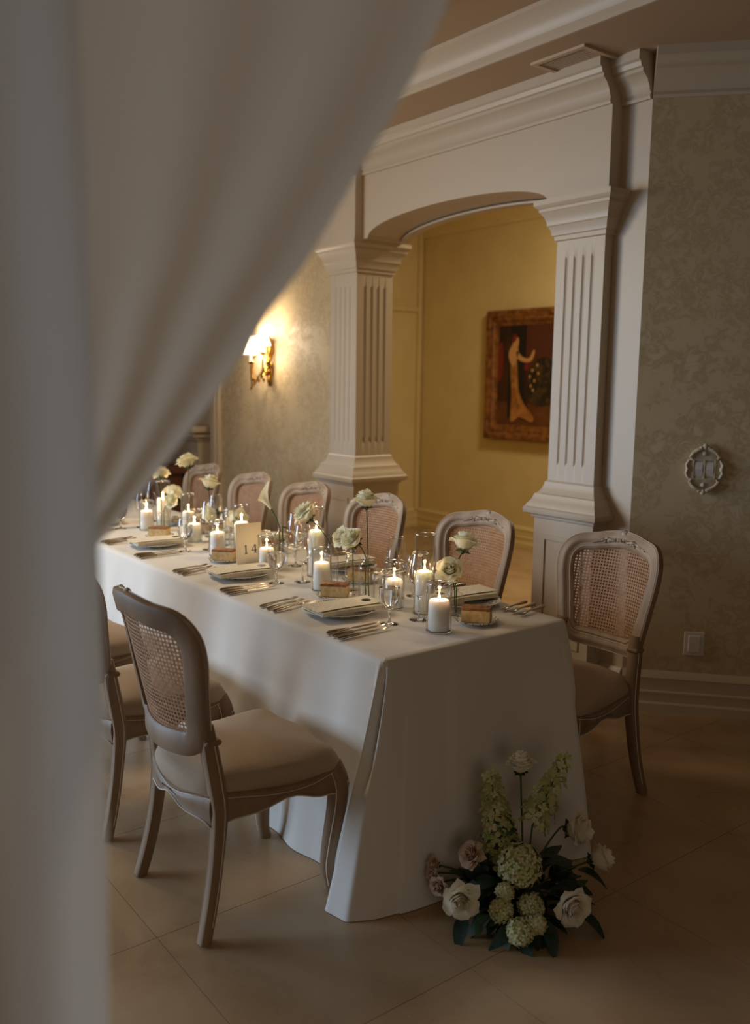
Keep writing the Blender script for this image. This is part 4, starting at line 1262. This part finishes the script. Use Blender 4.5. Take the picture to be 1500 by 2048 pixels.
rose(-2.69, .60, (-2.67, .522, .945), .12, 'low yellowish rose at the far end of the table', 1, 1.0, off=(0, -.005))
vase(-2.40, .61, 'holding a rose before the far chair')
rose(-2.40, .61, (-2.43, .615, 1.045), .175, 'white rose opening right, before the chair by the casing', 3, 1.1, lean=(.3, .2, 0))
vase(-2.74, .47, 'next to the curtain edge', .12)
rose(-2.74, .47, (-2.768, .545, .965), .12, 'white rose tipped left near the curtain edge', 0, 1.05, lean=(-.3, .1, .5), off=(0, .005))
rose(-2.74, .47, (-2.83, .50, 1.075), .12, 'cream rose half hidden by the curtain edge', 2, 1.0, off=(-.002, -.005))

def calla(vx, vy, head, vh, lab, face, sc_=1.0, off=(0, 0)):
    r_ = tag(empty('calla_lily', (vx, vy, TOP)), lab, 'lily', 'calla lilies')
    hd = Vector(head) - Vector((vx, vy, TOP))
    P = stem_path(hd, vh, off)
    k = MB(); k.tube(P, [.0035] * (len(P) - 4) + [.004, .0045, .005, .0055], 8); k.build('stem', STEM, r_, 80)
    k = MB()
    def S_(u, v):
        a = 2 * PI * u
        fr_ = (cos(a) + 1) / 2
        r__ = .005 + .024 * v ** 1.7 + .016 * v ** 4 * fr_
        z = .085 * v + .045 * fr_ ** 2 * v ** 3 - .012 * v ** 8 * (1 - fr_)
        return (r__ * cos(a) + .022 * fr_ ** 3 * v ** 5, r__ * sin(a) * (1 - .12 * v), z)
    k.grid(S_, 20, 8, 0, True)
    o = k.build('spathe', ROSE, r_, 180)
    o.location = hd; d = (P[-1] - P[-3]).normalized()
    orient(o, d, face); o.scale = (sc_,) * 3
    k = MB(); k.tube([(0, 0, .02), (.002, 0, .075)], [.004, .003], 6); s2 = k.build('spadix', SPAD, o)
vase(-1.54, .555, 'holding two calla lilies')
calla(-1.54, .555, (-1.60, .535, 1.03), .175, 'tall calla lily with a long pointed tip', 2.4, 1.05, (-.004, -.0045))
calla(-1.54, .555, (-1.53, .60, .93), .175, 'shorter calla lily beside the tall one', .6, .9, (.004, .0045))

# ------------------------------------------------------------------ arrangement on the floor
fa = tag(empty('flower_arrangement', (.40, .24, 0)), 'low arrangement of white roses and hydrangeas on the floor at the cloth', 'flowers')
FA = Vector((.40, .24, 0))
def L_(p): return Vector(p) - FA
def fa_rose(p, d, scale, var, mt_=ROSEW, base=(.40, .26, .04)):
    p = L_(p)
    h = empty('rose', p); h.parent = fa
    me = ROSEV[var % 4].copy(); me.materials.clear(); me.materials.append(mt_)
    o = link(bpy.data.objects.new('bloom', me), h); orient(o, d, var * 1.7); o.scale = (scale,) * 3
    c = link(bpy.data.objects.new('calyx', CALYX), h); orient(c, d); c.scale = (scale,) * 3
    b_ = L_(base) - p
    k = MB(); k.tube(catmull([tuple(b_), tuple(b_ * .5 + Vector((0, 0, .02)) - Vector(d).normalized() * .02), tuple(-Vector(d).normalized() * .025), (0, 0, 0)], 5), .003, 6); k.build('stem', STEM, h, 80)
tc_ = (.78, -.6, .12)
fa_rose((.352, .03, .115), (.75, -.62, .1), 1.0, 0)
fa_rose((.555, .285, .10), (.85, -.3, .1), 1.0, 2)
fa_rose((.31, .325, .415), (-.1, .0, 1), .9, 1)
fa_rose((.44, .41, .25), (.75, .35, .15), 1.1, 3)
fa_rose((.50, .46, .15), (.5, .85, .25), 1.0, 1)
fa_rose((.21, .065, .135), (-.1, -.9, .4), .5, 1, BLUSH, (.3, .16, .06)); fa_rose((.255, .04, .10), (.3, -.9, .1), .55, 3, BLUSH, (.3, .16, .06)); fa_rose((.22, .05, .115), (0, -1, .2), .45, 2, BLUSH, (.3, .16, .06))
fa_rose((.305, .135, .185), (.1, -.7, .6), .75, 2, BLUSH)
def floret(k, c, nrm, s_, rr, mi=0, npet=4):
    nrm = Vector(nrm).normalized()
    a = nrm.orthogonal().normalized(); b_ = nrm.cross(a)
    ro = rr.uniform(0, 6)
    for q in range(npet):
        t = ro + 2 * PI * q / npet
        d = a * cos(t) + b_ * sin(t); e = nrm.cross(d)
        c = Vector(c)
        k.add([tuple(c), tuple(c + d * s_ * .55 - e * s_ * .42 + nrm * s_ * .12), tuple(c + d * s_ * 1.0 - e * s_ * .2 + nrm * s_ * rr.uniform(.05, .3)), tuple(c + d * s_ * 1.0 + e * s_ * .2 + nrm * s_ * rr.uniform(.05, .3)), tuple(c + d * s_ * .55 + e * s_ * .42 + nrm * s_ * .12)], [(0, 1, 2, 3, 4)], mi)
def hydrangea(balls, n_, s_, mt_, seed, name='hydrangea'):
    rr = random.Random(seed)
    h = empty(name, L_(balls[0][0])); h.parent = fa
    k = MB(); kc = MB()
    for c, r_ in balls:
        c = Vector(c) - Vector(balls[0][0])
        kc.blob(c, (r_ * .82,) * 3, 10, 7)
        for q in range(n_):
            z = 1 - 2 * (q + .5) / n_; ph = q * 2.39996
            d = Vector((math.sqrt(1 - z * z) * cos(ph), math.sqrt(1 - z * z) * sin(ph), z))
            floret(k, c + d * r_ * rr.uniform(.86, 1.02), d + Vector((rr.uniform(-.3, .3),) * 3), s_ * rr.uniform(.85, 1.15), rr)
    tag(k.build('florets', mt_, h), kind='stuff')
    kc.build('core', HYDG, h, 80)
    b_ = L_((.40, .26, .04)) - L_(balls[0][0])
    kk = MB(); kk.tube([tuple(b_), (0, 0, 0)], .004, 6); kk.build('stem', STEM, h)
hydrangea([((.45, .185, .205), .066)], 110, .0125, HYD, 1)
hydrangea([((.53, .11, .058), .040), ((.455, .105, .09), .036), ((.505, .18, .10), .038), ((.55, .155, .075), .028), ((.445, .13, .135), .026)], 52, .012, HYD, 2)
def panicle(p0, p1, r_, seed, mats, n_=70):
    rr = random.Random(seed)
    h = empty('hydrangea_panicle', L_(p0)); h.parent = fa
    ax = Vector(p1) - Vector(p0)
    k = MB()
    a = ax.normalized().orthogonal().normalized(); b_ = ax.normalized().cross(a)
    ks = MB(); ks.tube([tuple(L_((.4, .26, .03)) - L_(p0)), (0, 0, 0), tuple(ax * .5), tuple(ax)], [.0035, .003, .0025, .0015], 6)
    for q in range(n_):
        t = q / n_; ph = q * 2.4
        rad = r_ * (1 - .62 * t) * rr.uniform(.55, 1.05)
        d = a * cos(ph) + b_ * sin(ph)
        c = ax * t + d * rad
        floret(k, c, d + ax.normalized() * .5, .023 * rr.uniform(.75, 1.25) * (1 - .35 * t), rr, 0 if rr.random() < .55 else 1)
        if q % 3 == 0: ks.tube([tuple(ax * max(0, t - .05)), tuple(c)], .001, 4)
    tag(k.build('florets', mats, h), kind='stuff')
    ks.build('stem', STEM, h, 60)
panicle((.345, .20, .19), (.25, .25, .42), .068, 3, [HYD, HYDG], 80)
panicle((.40, .29, .28), (.405, .43, .485), .062, 4, [HYDG, HYD], 58)
panicle((.36, .24, .15), (.33, .22, .30), .075, 6, [HYDG, LEAF2], 60)
# leaves: each a part
rr = random.Random(11)
lm = []
for v_ in range(4):
    k = MB(); leaf(k, (0, 0, 0), (1, 0, .2), .12 + .02 * v_, .028 + .005 * v_, .35 + .15 * v_)
    for mt_ in (LEAF, LEAF2):
        o = k.build('leaf', mt_, None, 180); lm.append(o.data); bpy.data.objects.remove(o)
for q in range(110):
    a = q * 2.39996
    rad = .03 + .135 * math.sqrt((q % 55) / 55)
    z = .03 + rr.uniform(0, .19) * (1 - rad / .2) + rr.uniform(0, .03)
    p = Vector((rad * cos(a) * .9 - .01, rad * sin(a) * .9 + .01, z))
    front = p.x * .79 - p.y * .61
    if front > .06 and z > .05: p.z = z = rr.uniform(.02, .05)
    o = link(bpy.data.objects.new('leaf', lm[rr.randrange(0, 8) if rr.random() < .4 else 2 * rr.randrange(0, 4)]), fa)
    o.location = p
    o.rotation_euler = (rr.uniform(-.6, .6), rr.uniform(-1.1, -.1) if front < .06 else rr.uniform(-.2, .15), a + rr.uniform(-.7, .7))
    o.scale = (rr.uniform(.42, .66),) * 3
    R_ = o.rotation_euler.to_matrix()
    xs_ = [(R_ @ v_.co).x * o.scale[0] + o.location.x for v_ in o.data.vertices]
    o.location.x += max(0, -.178 - min(xs_))
for x, y, z, a, e in ((.545, .20, .06, -.45, .25), (.365, .04, .05, -1.0, .25), (.50, .40, .14, .7, .1), (.56, .33, .05, .3, .1)):
    o = link(bpy.data.objects.new('leaf', lm[4]), fa)
    o.location = L_((x, y, z)); o.rotation_euler = (0, e, a); o.scale = (.62,) * 3
k = MB()
k.lathe([(.0, .0), (.085, .0), (.09, .01), (.09, .045), (.08, .055), (0, .055)], 20); k.build('bowl', DARK, fa, 40)
k = MB()
k.lathe([(.086, .045), (.08, .06), (.05, .075), (0, .08)], 16); k.build('floral_foam', LEAF, fa, 60)
